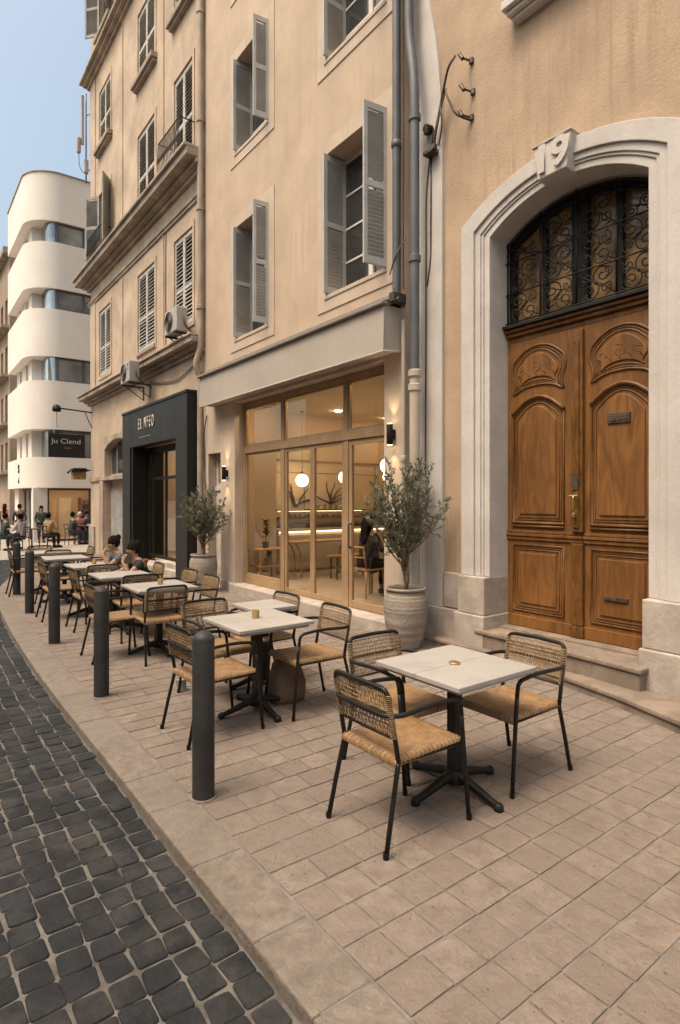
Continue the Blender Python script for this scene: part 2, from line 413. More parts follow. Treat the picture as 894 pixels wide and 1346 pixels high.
# kerb stones
bm = BM()
def kpt(y, inset):
    e = .05; dx = (kx(y+e)-kx(y-e))/(2*e); n = Vector((1, -dx)).normalized()
    return kx(y)+n.x*inset, y+n.y*inset
y = -3.0
while y < 19.0:
    ln = rnd.uniform(.32, .62); g = .0018
    n = 1 if y < 12 else 2
    a, b = y+g, min(y+ln-g, 20)
    p = [kpt(a,0), kpt(b,0), kpt(b,.25), kpt(a,.25)]
    dz = rnd.uniform(-.002,.002)
    def rr(ins, z):
        c = (sum(q[0] for q in p)/4, sum(q[1] for q in p)/4)
        out = []
        for q in p:
            v = Vector((c[0]-q[0], c[1]-q[1])); f = ins*1.41/v.length
            out.append(bm.verts.new((q[0]+v.x*f, q[1]+v.y*f, z+dz)))
        return out
    rings = [rr(0, -.13), rr(.0, -.010), rr(.003, -.003), rr(.009, 0)]
    for s, t in zip(rings, rings[1:]):
        for k in range(4): bm.faces.new((s[k], s[(k+1)%4], t[(k+1)%4], t[k]))
    bm.faces.new(rings[-1])
    y += ln
struct(obj('kerb', bm, M['kerb'], smooth=False))
# pavement bed and pavers
bm = BM()
for a, b in zip(ys, ys[1:]):
    a2, b2 = kpt(a, .03)[0], kpt(b, .03)[0]
    quad(bm, (a2, a, -.006), (8.2, a, -.006), (8.2, b, -.006), (b2, b, -.006))
struct(obj('pavement', bm, M['paver_joint']))
bm = BM()
y = -2.5
while y < 19.6:
    hgt = .186
    x = kpt(y, .258)[0]
    first = True
    while x < 5.9:
        wv = rnd.choice((.175,.185,.19,.19,.20,.22)) if not first else rnd.uniform(.15,.23)
        first = False
        g = .0042
        gy = .0058
        x0, x1, y0, y1 = x+g, x+wv-g, y+gy, y+hgt-gy
        dz = rnd.uniform(-.0015,.0015); t1, t2 = rnd.uniform(-.006,.006), rnd.uniform(-.006,.006)
        sk = .0025
        def pt(u, v, z, i=0): return bm.verts.new((u, v, z+dz+(u-x0-.1)*t1+(v-y0-.1)*t2))
        j = [(rnd.uniform(-sk,sk), rnd.uniform(-sk,sk)) for _ in range(4)]
        q = [(x0,y0),(x1,y0),(x1,y1),(x0,y1)]; s = [(1,1),(-1,1),(-1,-1),(1,-1)]
        A = [pt(q[i][0]+j[i][0], q[i][1]+j[i][1], -.007) for i in range(4)]
        B = [pt(q[i][0]+j[i][0]+s[i][0]*.001, q[i][1]+j[i][1]+s[i][1]*.001, -.0012) for i in range(4)]
        C = [pt(q[i][0]+j[i][0]+s[i][0]*.005, q[i][1]+j[i][1]+s[i][1]*.005, .0) for i in range(4)]
        for a, b in ((A,B),(B,C)):
            for k in range(4): bm.faces.new((a[k], a[(k+1)%4], b[(k+1)%4], b[k]))
        bm.faces.new(C)
        x += wv
    y += hgt
struct(obj('pavement_slabs', bm, M['paver']))
bm = BM()
for i in range(-14, 30):
    for j in range(0, 60):
        x0 = i*.9 + (j % 2)*.45; y0 = 19.4 + j*.55
        if x0 > 3.4 and y0 < 20.0 : continue
        box(bm, x0+.004, y0+.004, -.15, x0+.896, y0+.546, -.03+rnd.uniform(-.002,.002))
struct(obj('plaza', bm, M['plaza']))

# ------------------------------------------------------------------ building pieces
def wall_front(bm, X, y0, y1, z0, z1, holes, depth):
    """street wall in the plane x = X with rectangular holes, each with a reveal of the given depth"""
    Y = sorted({y0, y1, *[h[0] for h in holes], *[h[1] for h in holes]}); Z = sorted({z0, z1, *[h[2] for h in holes], *[h[3] for h in holes]})
    Y = [v for v in Y if y0 <= v <= y1]; Z = [v for v in Z if z0 <= v <= z1]
    for a, b in zip(Y, Y[1:]):
        for c, d_ in zip(Z, Z[1:]):
            my, mz = (a+b)/2, (c+d_)/2
            if any(h[0] < my < h[1] and h[2] < mz < h[3] for h in holes): continue
            quad(bm, (X,a,c), (X,b,c), (X,b,d_), (X,a,d_))
    for h in holes:
        D = X + (h[4] if len(h) > 4 else depth)
        a, b, c, d_ = h[:4]
        quad(bm, (X,a,c), (D,a,c), (D,a,d_), (X,a,d_)); quad(bm, (X,b,c), (D,b,c), (D,b,d_), (X,b,d_))
        quad(bm, (X,a,d_), (D,a,d_), (D,b,d_), (X,b,d_)); quad(bm, (X,a,c), (D,a,c), (D,b,c), (X,b,c))

def shell(bm, X, y0, y1, z0, z1, D, sides='lrbt'):
    if 'r' in sides: quad(bm, (X,y0,z0), (X+D,y0,z0), (X+D,y0,z1), (X,y0,z1))
    if 'l' in sides: quad(bm, (X,y1,z0), (X+D,y1,z0), (X+D,y1,z1), (X,y1,z1))
    if 'b' in sides: quad(bm, (X+D,y0,z0), (X+D,y1,z0), (X+D,y1,z1), (X+D,y0,z1))
    if 't' in sides: quad(bm, (X,y0,z1), (X+D,y0,z1), (X+D,y1,z1), (X,y1,z1))

def band(bm, X, ya, yb, za, zb, wd, proud=.014):
    """flat plaster surround round a window hole"""
    x0, x1 = X-proud, X+.05
    e = .0015
    box(bm, x0, ya-wd, zb+e, x1, yb+wd, zb+wd); box(bm, x0, ya-wd, za-wd*1.1, x1, yb+wd, za-e)
    box(bm, x0, ya-wd, za-e+.001, x1, ya-e, zb+e-.001); box(bm, x0, yb+e, za-e+.001, x1, yb+wd, zb+e-.001)

def louvre(bm, o, u, n, w, h, t=.034, slat=.052, st=.06, mids=(.5,)):
    """louvred shutter: o lower corner, u unit vector along its width, n unit normal; frame and slats in one mesh"""
    o, u, n = Vector(o), Vector(u), Vector(n); z = Vector((0,0,1))
    rot = Matrix((u, n, z)).transposed()
    def bar(a0, a1, z0, z1, th=t):
        rbox(bm, o + u*(a0+a1)/2 + z*(z0+z1)/2, (a1-a0, th, z1-z0), rot)
    bar(0, st, 0, h); bar(w-st, w, 0, h)
    rails = [(0,.10)] + [(h*m-.04, h*m+.04) for m in mids] + [(h-.08, h)]
    for a, b in rails: bar(st, w-st, a, b, t*.94)
    k = 0; zc = .10
    tl = Matrix.Rotation(R(38), 3, 'X')
    while zc < h-.09:
        if not any(a-.02 < zc+slat*.5 < b+.02 for a, b in rails):
            rbox(bm, o + u*w/2 + z*(zc+slat*.5), (w-2*st, .010, slat*1.12), rot @ tl)
        zc += slat
def wframe(bm, X, ya, yb, za, zb, fw=.055, t=.05, muntins=(), mull=True):
    box(bm, X, ya, za, X+t, ya+fw, zb); box(bm, X, yb-fw, za, X+t, yb, zb)
    box(bm, X+.001, ya+fw, za, X+t-.001, yb-fw, za+fw*1.4); box(bm, X+.001, ya+fw, zb-fw, X+t-.001, yb-fw, zb)
    ym = (ya+yb)/2
    if mull: box(bm, X-.008, ym-fw*.8, za+.01, X+t-.002, ym+fw*.8, zb-.01)
    for f in muntins:
        zz = za+(zb-za)*f; box(bm, X+.010, ya+fw*.9, zz-.014, X+t-.012, yb-fw*.9, zz+.014)

# ------------------------------------------------------------------ door building (number 19)
DX = 5.20
HOUSE = thing('corner_house', 'yellow plastered house with a white stone arched doorway numbered 19', 'building', (DX, 3.3, 0))
DY0, DY1, DC = 2.47, 4.17, 3.32
SPR, CRN = 4.56, 4.84
def arc_z(y, spr=SPR, crn=CRN, half=(DY1-DY0)/2):
    rise = crn-spr; Rr = (half*half+rise*rise)/(2*rise)
    return crn - Rr + math.sqrt(max(0, Rr*Rr-(y-DC)**2))
bm = BM()
W0, W1 = DX, 5.32       # wall plane, left end of this house in Y
TOPZ = 16
# window above the door
wh = (2.87, 3.77, 6.86, 8.8)
ycuts = [-6, -.9, -.0, DY0] 
def flat(a, b, c, d_): quad(bm, (W0,a,c), (W0,b,c), (W0,b,d_), (W0,a,d_))
flat(-6, DY0, 0, 5.2); flat(DY1, W1, 0, 5.2)
n = 24
for i in range(n):
    a = DY0+(DY1-DY0)*i/n; b = DY0+(DY1-DY0)*(i+1)/n
    quad(bm, (W0,a,arc_z(a)), (W0,b,arc_z(b)), (W0,b,5.2), (W0,a,5.2))
wall_front(bm, W0, -6, W1, 5.2, TOPZ, [wh, (-.6,.6,6.86,8.8)], .25)
shell(bm, W0, -6, W1, 0, TOPZ, 9)
obj('wall', bm, M['plaster_yellow_door'], HOUSE)
# reveals of the doorway in white stone
bm = BM()
box(bm, W0+.004, DY1, 0, W0+.33, DY1+.03, SPR+.01); box(bm, W0+.004, DY0-.03, 0, W0+.33, DY0, SPR+.01)
for i in range(n):
    a = DY0+(DY1-DY0)*i/n; b = DY0+(DY1-DY0)*(i+1)/n
    prism(bm, [(a,arc_z(a)),(b,arc_z(b)),(b,arc_z(b)+.03),(a,arc_z(a)+.03)], lambda u, v: (W0+.004, u, v), lambda u, v: (W0+.33, u, v))
obj('door_reveal', bm, M['stone_white'], HOUSE)
# moulded stone surround: three steps
SW = .36
def arch_band(bm, off0, off1, x0, x1, zbase, n=32):
    """band round the doorway between two offsets outward from the opening edge"""
    def path(off):
        pts = [(DY1+off, zbase)]
        half = (DY1-DY0)/2+off
        k = 1+off*.25
        for i in range(n+1):
            y = DC + half - 2*half*i/n
            spr, crn = SPR+off*.60, CRN+off*.84
            rise = crn-spr; Rr = (half*half+rise*rise)/(2*rise)
            pts.append((y, crn-Rr+math.sqrt(max(0, Rr*Rr-(y-DC)**2))))
        pts.append((DY0-off, zbase)); return pts
    p, q = path(off0), path(off1)
    def ring(P, x): return [bm.verts.new((x, y, z)) for y, z in P]
    a, b, c, d_ = ring(p, x0), ring(q, x0), ring(p, x1), ring(q, x1)
    for i in range(len(p)-1):
        bm.faces.new((a[i], a[i+1], b[i+1], b[i])); bm.faces.new((c[i], c[i+1], d_[i+1], d_[i]))
        bm.faces.new((a[i], a[i+1], c[i+1], c[i])); bm.faces.new((b[i], b[i+1], d_[i+1], d_[i]))
bm = BM()
arch_band(bm, .002, .075, W0-.030, W0+.05, .86)
arch_band(bm, .0755, .105, W0-.045, W0+.05, .86)
arch_band(bm, .1055, .18, W0-.060, W0+.05, .86)
arch_band(bm, .1805, .36, W0-.085, W0+.05, .86)
obj('door_surround', bm, M['stone_white'], HOUSE, bevel=.006)
# surround base blocks and plinths
bm = BM()
for s in (1, -1):
    e0 = DY1 if s > 0 else DY0
    def yb(a, b): return (e0+s*a, e0+s*b) if s > 0 else (e0+s*b, e0+s*a)
    a, b = yb(-.004, .37); box(bm, W0-.135, a, .44, W0+.30, b, .855)
    a, b = yb(-.022, .40); box(bm, W0-.165, a, 0, W0+.29, b, .438)
box(bm, W0-.035, DY1+.372, .44, W0+.1, 4.85, .85)
box(bm, W0-.075, DY1+.402, 0, W0+.1, 5.40, .43)
box(bm, W0-.05, -6, .0, W0+.1, DY0-.402, .60)
obj('plinth', bm, M['stone_base'], HOUSE, bevel=.012)
# keystone with the number
bm = BM()
def kst(x, zt, zb, wt, wb):
    return [(x, DC-wb, zb), (x, DC+wb, zb), (x, DC+wt, zt), (x, DC-wt, zt)]
a = [bm.verts.new(p) for p in kst(W0-.165, 5.165, 4.84, .205, .155)]; b = [bm.verts.new(p) for p in kst(W0+.02, 5.165, 4.82, .205, .155)]
bm.faces.new(a); bm.faces.new(b)
for k in range(4): bm.faces.new((a[k], a[(k+1)%4], b[(k+1)%4], b[k]))
ky = obj('keystone', bm, M['stone_white'], HOUSE, bevel=.012)
bm = BM(); box(bm, W0-.18, DC-.215, 5.166, W0+.02, DC+.215, 5.185); obj('keystone_cap', bm, M['stone_white'], HOUSE, bevel=.01)
def text_mesh(name, s, size, ext, m, parent, at, facing='-x', sx=1.0, bold=0.0, space=1.0):
    c = bpy.data.curves.new(name, 'FONT'); c.body = s; c.size = size; c.extrude = ext; c.align_x = 'CENTER'; c.align_y = 'CENTER'; c.offset = bold; c.space_character = space
    t = bpy.data.objects.new(name+'_tmp', c)
    COL.objects.link(t); bpy.context.view_layer.update()
    me = bpy.data.meshes.new_from_object(t.evaluated_get(bpy.context.evaluated_depsgraph_get()))
    bpy.data.objects.remove(t); bpy.data.curves.remove(c)
    bm = BM(); bm.from_mesh(me); bpy.data.meshes.remove(me)
    for v in bm.verts:
        x, y, z = v.co.x*sx, v.co.y, v.co.z
        if facing == '-x': v.co = (at[0]-z, at[1]-x, at[2]+y)
        else: v.co = (at[0]+x, at[1]-z, at[2]+y)
    return obj(name, bm, m, parent)
text_mesh('house_number', '19', .36, .020, M['stone_white'], ky, (W0-.170, DC+.0, 5.005), sx=1.1, bold=.012)
# window sill and window above the door
bm = BM(); box(bm, W0-.20, 2.75, 6.76, W0+.03, 3.89, 6.855); box(bm, W0-.15, 2.78, 6.71, W0+.03, 3.86, 6.758); box(bm, W0-.10, 2.81, 6.67, W0+.03, 3.83, 6.708)
sl = obj('window_sill', bm, M['stone_white'], HOUSE, bevel=.01)
bm = BM(); band(bm, W0, 2.87, 3.77, 6.86+.03, 8.8, .10, .03)
obj('window_surround', bm, M['stone_white'], HOUSE)
bm = BM(); wframe(bm, W0+.19, 2.872, 3.768, 6.862, 8.798, muntins=(.3,.6)); wf = obj('window', bm, M['frame_white'], HOUSE)
bm = BM(); box(bm, W0+.21, 2.89, 6.88, W0+.22, 3.75, 8.78); obj('pane', bm, M['pane_dark'], wf)
# pilaster at the left end whose right edge sweeps over at the top
bm = BM()
pts = [(4.86, .432), (4.86, 5.6)]
for i in range(1, 13):
    t = i/12; pts.append((4.86 + .46*t**2.0, 5.6 + 2.9*(t**.8)))
pts += [(5.36, 8.5), (5.36, .432)]
prism(bm, pts, lambda u, v: (W0-.045, u, v), lambda u, v: (W0+.03, u, v))
obj('pilaster', bm, M['stone_white'], HOUSE, bevel=.004)
# fanlight: dark frame, panes, wrought iron grille
FX = W0+.30
bm = BM()
quad(bm, (FX+.10,DY0,3.5), (FX+.10,DY1,3.5), (FX+.10,DY1,5.0), (FX+.10,DY0,5.0))
fl = BM()
def vbar(bm, yc, wd, x0, x1, z0=3.60, top=None):
    za, zb_ = arc_z(yc-wd/2)-.004, arc_z(yc+wd/2)-.004
    pts = [(yc-wd/2, z0), (yc+wd/2, z0), (yc+wd/2, zb_), (yc-wd/2, za)]
    prism(bm, pts, lambda u, v: (x0, u, v), lambda u, v: (x1, u, v))
vbar(fl, DC, .17, FX+.02, FX+.09); vbar(fl, DY1-.032, .06, FX+.02, FX+.09); vbar(fl, DY0+.032, .06, FX+.02, FX+.09)
vbar(fl, DC-.415, .045, FX+.03, FX+.088); vbar(fl, DC+.415, .045, FX+.03, FX+.088)
for i in range(n):
    a = DY0+(DY1-DY0)*i/n; b = DY0+(DY1-DY0)*(i+1)/n
    za, zb_ = arc_z(a)-.003, arc_z(b)-.003
    prism(fl, [(a,za-.08),(b,zb_-.08),(b,zb_),(a,za)], lambda u, v: (FX+.025, u, v), lambda u, v: (FX+.0895, u, v))
fan = obj('fanlight', fl, M['iron'], HOUSE)
obj('pane', bm, M['pane_amber_reflect'], fan)
g = BM(); gx = FX-.035
def wz(y): return arc_z(y)-.02
rb = .0085
for f in (.0, .25, .5, .75, 1.0):
    y = DY0+.02+(DY1-DY0-.04)*f
    tube(g, [(gx, y, 3.62), (gx, y, wz(y))], .011, 6)
for z in (3.66, 3.98, 4.33):
    tube(g, [(gx-.012, DY0, z), (gx-.012, DY1, z)], .009, 6)
tube(g, [(gx, DY0+(DY1-DY0)*i/24, wz(DY0+(DY1-DY0)*i/24)-.02) for i in range(25)], .011, 6)
tube(g, [(gx, DY0+(DY1-DY0)*i/24, wz(DY0+(DY1-DY0)*i/24)-.11) for i in range(25)], .007, 6)
def spiral(cy, cz, r0, a0, turns, s, r1=.012, nn=26):
    P = []
    for i in range(nn):
        t = i/(nn-1); r = r0*(1-t)+r1*t; a = a0 + s*turns*2*PI*t
        P.append((gx+.004, cy+r*math.cos(a), cz+r*math.sin(a)))
    return P
fs = [DY0+.02+(DY1-DY0-.04)*f for f in (.0,.25,.5,.75,1.0)]
zs = [3.66, 3.98, 4.33, 4.68]
for i in range(4):
    for j in range(3):
        a, b = fs[i], fs[i+1]; zc0, zc1 = zs[j], zs[j+1]
        top = min(wz(a), wz(b))-.05
        if top - zc0 < .10: continue
        zc1 = min(zc1, top); cy = (a+b)/2; wd = (b-a)/2*.86; hh = (zc1-zc0)
        s = 1 if (i < 2) ^ (j % 2) else -1
        for (zz, sg) in ((zc0+hh*.30, 1), (zc0+hh*.72, -1)):
            rr_ = min(wd*.62, hh*.34)
            P = spiral(cy + sg*s*wd*.36, zz, rr_, PI/2*sg, 1.6, s)
            tube(g, P, .0075, 5)
            P2 = spiral(cy - sg*s*wd*.52, zz-sg*hh*.02, rr_*.62, -PI/2*sg, 1.25, -s)
            tube(g, P2, .006, 5)
        for (fy, fz, r0, a0, sg2) in ((.78,.18,.055,2.2,-1), (.22,.80,.055,5.2,-1), (.80,.62,.045,1.0,1), (.18,.36,.045,4.0,1)):
            tube(g, spiral(a+(b-a)*(fy if s > 0 else 1-fy), zc0+hh*fz, r0, a0, 1.2, sg2*s, nn=16), .0055, 5)
        tube(g, [(gx, a+.01, zc0+.02), (gx+.006, cy-s*wd*.3, zc0+hh*.45), (gx, cy+s*wd*.3, zc0+hh*.6), (gx, b-.01, zc1-.02)], .0065, 5)
        lathe(g, [(.0,-.018),(.014,-.008),(.016,0),(.014,.008),(0,.018)], 8, (gx-.002, cy, zc0+hh*.5), cap=False)
obj('iron_grille', g, M['iron'], HOUSE, smooth=True)
# transom beam
bm = BM(); box(bm, FX-.115, DY0-.0, 3.585, FX+.05, DY1+.025, 3.625); obj('transom_cap', bm, M['iron'], HOUSE, bevel=.006)
bm = BM()
box(bm, FX-.085, DY0+.001, 3.545, FX+.05, DY1+.015, 3.583); box(bm, FX-.055, DY0+.001, 3.50, FX+.05, DY1+.005, 3.543); box(bm, FX-.02, DY0+.001, 3.44, FX+.05, DY1-.001, 3.498)
obj('transom', bm, M['door_mould'], HOUSE, bevel=.01)
# door leaves
LX = W0+.28; ZB = .315; ZT = 3.44; MEET = 3.25
def panel_path(ya, yb, za, zb, top=.0, wav=False, inset=0):
    ya, yb, za, zb = ya+inset, yb-inset, za+inset, zb-inset
    P = []; c = (ya+yb)/2; hw = (yb-ya)/2; nn = 14
    if wav:
        for i in range(nn+1):     # bottom, waved
            u = -1+2*i/nn; P.append((c+hw*u, za + .075*(1-abs(u)**2.2) - .018*max(0,(abs(u)-.72)/.28)*math.sin(max(0,(abs(u)-.72)/.28)*PI)))
        for i in range(1, 6): u = i/6; P.append((yb - .022*math.sin(u*2*PI), za+(zb-za)*u))
        for i in range(nn+1):
            u = 1-2*i/nn; P.append((c+hw*u, zb + top*(1-abs(u)**2.3)*.92 + .012*max(0,(abs(u)-.8)/.2)))
        for i in range(1, 6): u = 1-i/6; P.append((ya + .022*math.sin(u*2*PI), za+(zb-za)*u))
    else:
        P += [(ya, za), (yb, za)]
        if top:
            for i in range(nn+1):
                u = 1-2*i/nn; P.append((c+hw*u, zb + top*(1-abs(u)**1.9)))
        else: P += [(yb, zb), (ya, zb)]
    return P
def leaf(ya, yb, hinge):
    bm = BM(); box(bm, LX, ya+.003, ZB, LX+.055, yb-.003, ZT)
    box(bm, LX-.022, ya+.004, ZB+.001, LX+.02, yb-.004, ZB+.12)            # kick board
    box(bm, LX-.018, ya+.004, 1.265, LX+.02, yb-.004, 1.30); box(bm, LX-.03, ya+.003, 1.305, LX+.02, yb-.003, 1.335); box(bm, LX-.016, ya+.004, 1.34, LX+.02, yb-.004, 1.37)
    lf = obj('door_leaf', bm, M['door_wood'], HOUSE, bevel=.004)
    ym0, ym1 = ya+.085, yb-.085
    if hinge == 'left': ym0 += .135
    else: pass
    specs = [(.49, 1.21, 0, False), (1.46, 2.62, .17, False), (2.86, 3.20, .17, True)]
    mo, ra = BM(), BM()
    for za, zb, top, wav in specs:
        for ins, r, x in ((0, .014, LX-.002), (.024, .007, LX-.001), (.050, .008, LX-.001)):
            P = panel_path(ym0, ym1, za, zb, top, wav, ins)
            tube(mo, [(x, u, v) for u, v in P], r, 6, closed=True)
        P = panel_path(ym0, ym1, za, zb, top, wav, .085)
        prism(ra, P, lambda u, v: (LX-.014, u, v), lambda u, v: (LX+.02, u, v))
        if not wav and top:   # heavy hood over the tall panel
            c = (ym0+ym1)/2; hw = (ym1-ym0)/2
            tube(mo, [(LX-.014, c+hw*(1-2*i/16)*1.02, zb+.016+top*(1-abs(1-2*i/16)**1.9)) for i in range(17)], .021, 8)
            for s in (0, 1):
                tube(mo, [(LX-.012, ym0-.01, za-.045+s*.035), (LX-.012, ym1+.01, za-.045+s*.035)], .014, 6)
        if wav:               # carved scrolls
            c = (ym0+ym1)/2; zc = (za+zb)/2+.085
            for (dy, dz_, r0, a0, sg, tn) in ((.02,.0,.075,1.2,1,1.3), (-.15,-.02,.045,2.6,-1,.9), (.17,-.03,.04,.4,1,.8)):
                P = []
                for i in range(26):
                    t = i/25; r = r0*(1-t)+.006; a = a0+sg*t*tn*2*PI
                    P.append((LX-.013, c+dy+r*math.cos(a), zc+dz_+r*math.sin(a)*.8))
                tube(mo, P, .0045, 5)
            for q in range(5):
                u = -.2+.1*q; tube(mo, [(LX-.013, c+u, zc-.09), (LX-.014, c+u+.02, zc-.05+.01*(q % 2)), (LX-.013, c+u+.06, zc-.03)], [.003,.006,.002], 5)
    obj('moulding', mo, M['door_mould'], lf, smooth=True)
    obj('raised_panel', ra, M['door_wood'], lf, bevel=.008)
    return lf
leafL = leaf(MEET, DY1, 'left'); leafR = leaf(DY0, MEET, 'right')
bm = BM(); box(bm, LX-.045, MEET-.012, 1.375, LX-.003, MEET+.115, 3.40); box(bm, LX-.062, MEET+.02, 1.42, LX-.044, MEET+.085, 3.30)
box(bm, LX-.045, MEET-.012, ZB+.125, LX-.003, MEET+.115, 1.26); box(bm, LX-.052, MEET-.02, ZB+.002, LX-.023, MEET+.125, ZB+.118)
obj('astragal', bm, M['door_mould'], leafL, bevel=.006)
bm = BM(); box(bm, LX-.072, MEET+.022, 1.80, LX-.062, MEET+.083, 1.97); obj('lock_plate', bm, M['old_iron'], leafL, bevel=.003)
bm = BM()
tube(bm, bend([(LX-.062,MEET+.05,1.735),(LX-.11,MEET+.05,1.735),(LX-.115,MEET+.05,1.60),(LX-.075,MEET+.05,1.56)], .03), .009, 8)
tube(bm, [(LX-.10,MEET+.005,1.74),(LX-.10,MEET+.095,1.74)], .009, 8)
lathe(bm, [(.004,-.03),(.018,-.02),(.022,0),(.018,.02),(.004,.03)], 12, (LX-.10,MEET+.05,1.545))
box(bm, LX-.068, MEET+.03, 1.52, LX-.060, MEET+.07, 1.76)
obj('door_knocker', bm, M['brass'], leafL, smooth=True, autosmooth=40)
bm = BM(); box(bm, LX-.03, 2.77, 2.43, LX-.012, 2.99, 2.525); box(bm, LX-.036, 2.79, 2.45, LX-.028, 2.97, 2.505); obj('name_plate', bm, M['old_iron'], leafR, bevel=.003)
bm = BM(); box(bm, LX-.034, 2.79, .735, LX-.012, 3.03, .775); obj('letter_slot', bm, M['old_iron'], leafR, bevel=.004)
# stone steps
bm = BM()
def stepslab(bm, front, z0, z1, nose=.02, back=5.6):
    """front: list of (x,y) from left to right; slab with a slight nosing"""
    P = front + [(back, front[-1][1]), (back, front[0][1])]
    prism(bm, P, lambda u, v: (u, v, z1-.045), lambda u, v: (u, v, z1))
    Q = [(x+nose, y) for x, y in front] + [(back, front[-1][1]+.02), (back, front[0][1]-.02)]
    Q[0] = (Q[0][0], Q[0][1]-.02); Q[len(front)-1] = (Q[len(front)-1][0], Q[len(front)-1][1]+.02)
    prism(bm, Q, lambda u, v: (u, v, z0), lambda u, v: (u, v, z1-.0455))
stepslab(bm, [(5.02,4.27),(4.99,3.6),(4.95,2.9),(4.90,2.40)], .0, .295)
bx = bm
st1 = obj('upper_step', bm, M['step_stone'], HOUSE, bevel=.012)
bm = BM(); stepslab(bm, [(4.97,4.85),(4.93,4.0),(4.86,3.2),(4.72,2.55),(4.52,1.95),(4.40,1.4),(4.36,.6),(4.36,-1.0)], -.02, .105, back=5.15)
obj('lower_step', bm, M['step_stone'], HOUSE, bevel=.012)
bm = BM(); box(bm, 5.30, DY0+.002, .0, 5.60, DY1-.002, .312); obj('threshold', bm, M['step_stone'], HOUSE)

# ------------------------------------------------------------------ cafe building
CX = 5.0; CY0, CY1 = 5.40, 11.22
CAFE = thing('cafe_building', 'yellow plastered house with grey louvred shutters above a timber cafe front', 'building', (CX, 8.3, 0))
SHOP = (5.72, 9.92, 0, 3.50, .25)
SIDE = (10.52, 11.08, 0, 2.62, .22)
wins = []
for (ya, yb) in ((5.68, 7.0), (8.68, 9.87)):
    for (za, zb) in ((4.67, 6.72), (8.10, 9.80), (11.15, 12.85), (14.2,15.8)):
        wins.append((ya, yb, za, zb, .36))
bm = BM(); wall_front(bm, CX, CY0, CY1, 4.2, 18, wins, .36); shell(bm, CX, CY0, CY1, 4.2, 18, 9)
quad(bm, (CX,CY0,4.2), (CX+9,CY0,4.2), (CX+9,CY1,4.2), (CX,CY1,4.2))
obj('wall', bm, M['plaster_yellow'], CAFE)
bm = BM(); wall_front(bm, CX, CY0, CY1, 0, 4.199, [SHOP, SIDE], .25); shell(bm, CX, CY0, CY1, 0, 4.199, .25, 'lr')
obj('shop_wall', bm, M['surround'], CAFE)
for (ya, yb, za, zb, dp) in wins:
    bm = BM(); wframe(bm, CX+.30, ya+.002, yb-.002, za+.002, zb-.002, muntins=(.26,.5,.74))
    wn = obj('window', bm, M['frame_white'], CAFE)
    bm = BM(); box(bm, CX+.322, ya+.03, za+.03, CX+.332, yb-.03, zb-.03); obj('pane', bm, M['pane_dark'], wn)
    bm = BM(); band(bm, CX, ya, yb, za, zb, .205); obj('surround', bm, M['surround'], wn)
    h = zb-za-.05
    bm = BM(); louvre(bm, (CX-.085, yb-.045, za+.03), (1,0,0), (0,1,0), .40, h)
    obj('shutter', bm, M['shutter'], wn)
    bm = BM()
    a = R(8); u = Vector((-math.cos(a), math.sin(a), 0)); nn_ = Vector((math.sin(a), math.cos(a), 0))
    louvre(bm, (CX-.01, ya-.01, za+.0), u, nn_, .34 if ya < 7 else .27, h+.03, st=.05)
    obj('shutter', bm, M['shutter'], wn)
    bm = BM(); box(bm, CX-.028, ya-.03, za-.06, CX+.29, yb+.03, za-.004) ; obj('sill', bm, M['surround'], wn, bevel=.006)
# stone base of piers
for a, b in ((9.985, 10.50), (5.41, 5.447)):
    bm = BM(); box(bm, CX-.03, a, 0, CX+.1, b, .16); obj('pier_base', bm, M['stone_base'], CAFE, bevel=.01)
# step along the shopfront
bm = BM(); box(bm, CX-.10, 5.45, -.02, CX+.55, 9.98, .155); obj('cafe_step', bm, M['stone_base'], CAFE, bevel=.014)
# side door
bm = BM(); box(bm, CX+.17, 10.522, 0, CX+.21, 11.078, 2.618); sdoor = obj('side_door', bm, M['shutter_old'], CAFE)
bm = BM(); box(bm, CX+.155, 10.60, .2, CX+.172, 11.0, .95); box(bm, CX+.155, 10.60, 1.05, CX+.172, 11.0, 1.80); box(bm, CX+.14, 10.522, 1.88, CX+.172, 11.078, 1.96); obj('door_panel', bm, M['shutter_old'], sdoor, bevel=.01)
bm = BM(); box(bm, CX+.158, 10.64, 2.05, CX+.168, 10.96, 2.50); obj('pane', bm, M['pane_amber_reflect'], sdoor)
# awning cassette
AW = .31; AY0, AY1 = 5.37, 10.80
bm = BM()
prism(bm, [(CX-.004,4.19),(CX-AW,4.05),(CX-AW-.012,3.50),(CX-AW+.006,3.50),(CX-AW+.014,4.035),(CX-.004,4.17)], lambda u, v: (u, AY0, v), lambda u, v: (u, AY1, v))
box(bm, CX-AW+.012, AY0+.001, 3.53, CX-.004, AY0+.012, 4.06); box(bm, CX-AW+.012, AY1-.012, 3.53, CX-.004, AY1-.001, 4.06)
box(bm, CX-AW+.008, AY0+.013, 3.55, CX-.004, AY1-.013, 3.565)
awn = obj('awning', bm, M['awning'], CAFE)
bm = BM(); tube(bm, [(CX-AW-.008, AY0, 3.495), (CX-AW-.008, AY1, 3.495)], .014, 8); tube(bm, [(CX-AW-.002, AY0+.0, 3.50), (CX-.01, AY0+.0, 3.53)], .012, 8); obj('awning_hem', bm, M['awning_trim'], awn, smooth=True)
bm = BM(); box(bm, CX-AW-.05, AY0-.02, 4.055, CX-AW+.06, AY1+.02, 4.10); box(bm, CX-.15, AY0-.03, 4.14, CX-.003, AY1+.02, 4.235); prism(bm, [(CX-.13,4.20),(CX-AW-.04,4.10),(CX-AW+.06,4.101),(CX-.13,4.15)], lambda u, v: (u, AY0-.01, v), lambda u, v: (u, AY1+.01, v))
obj('awning_cover', bm, M['awning_box'], awn, bevel=.012)
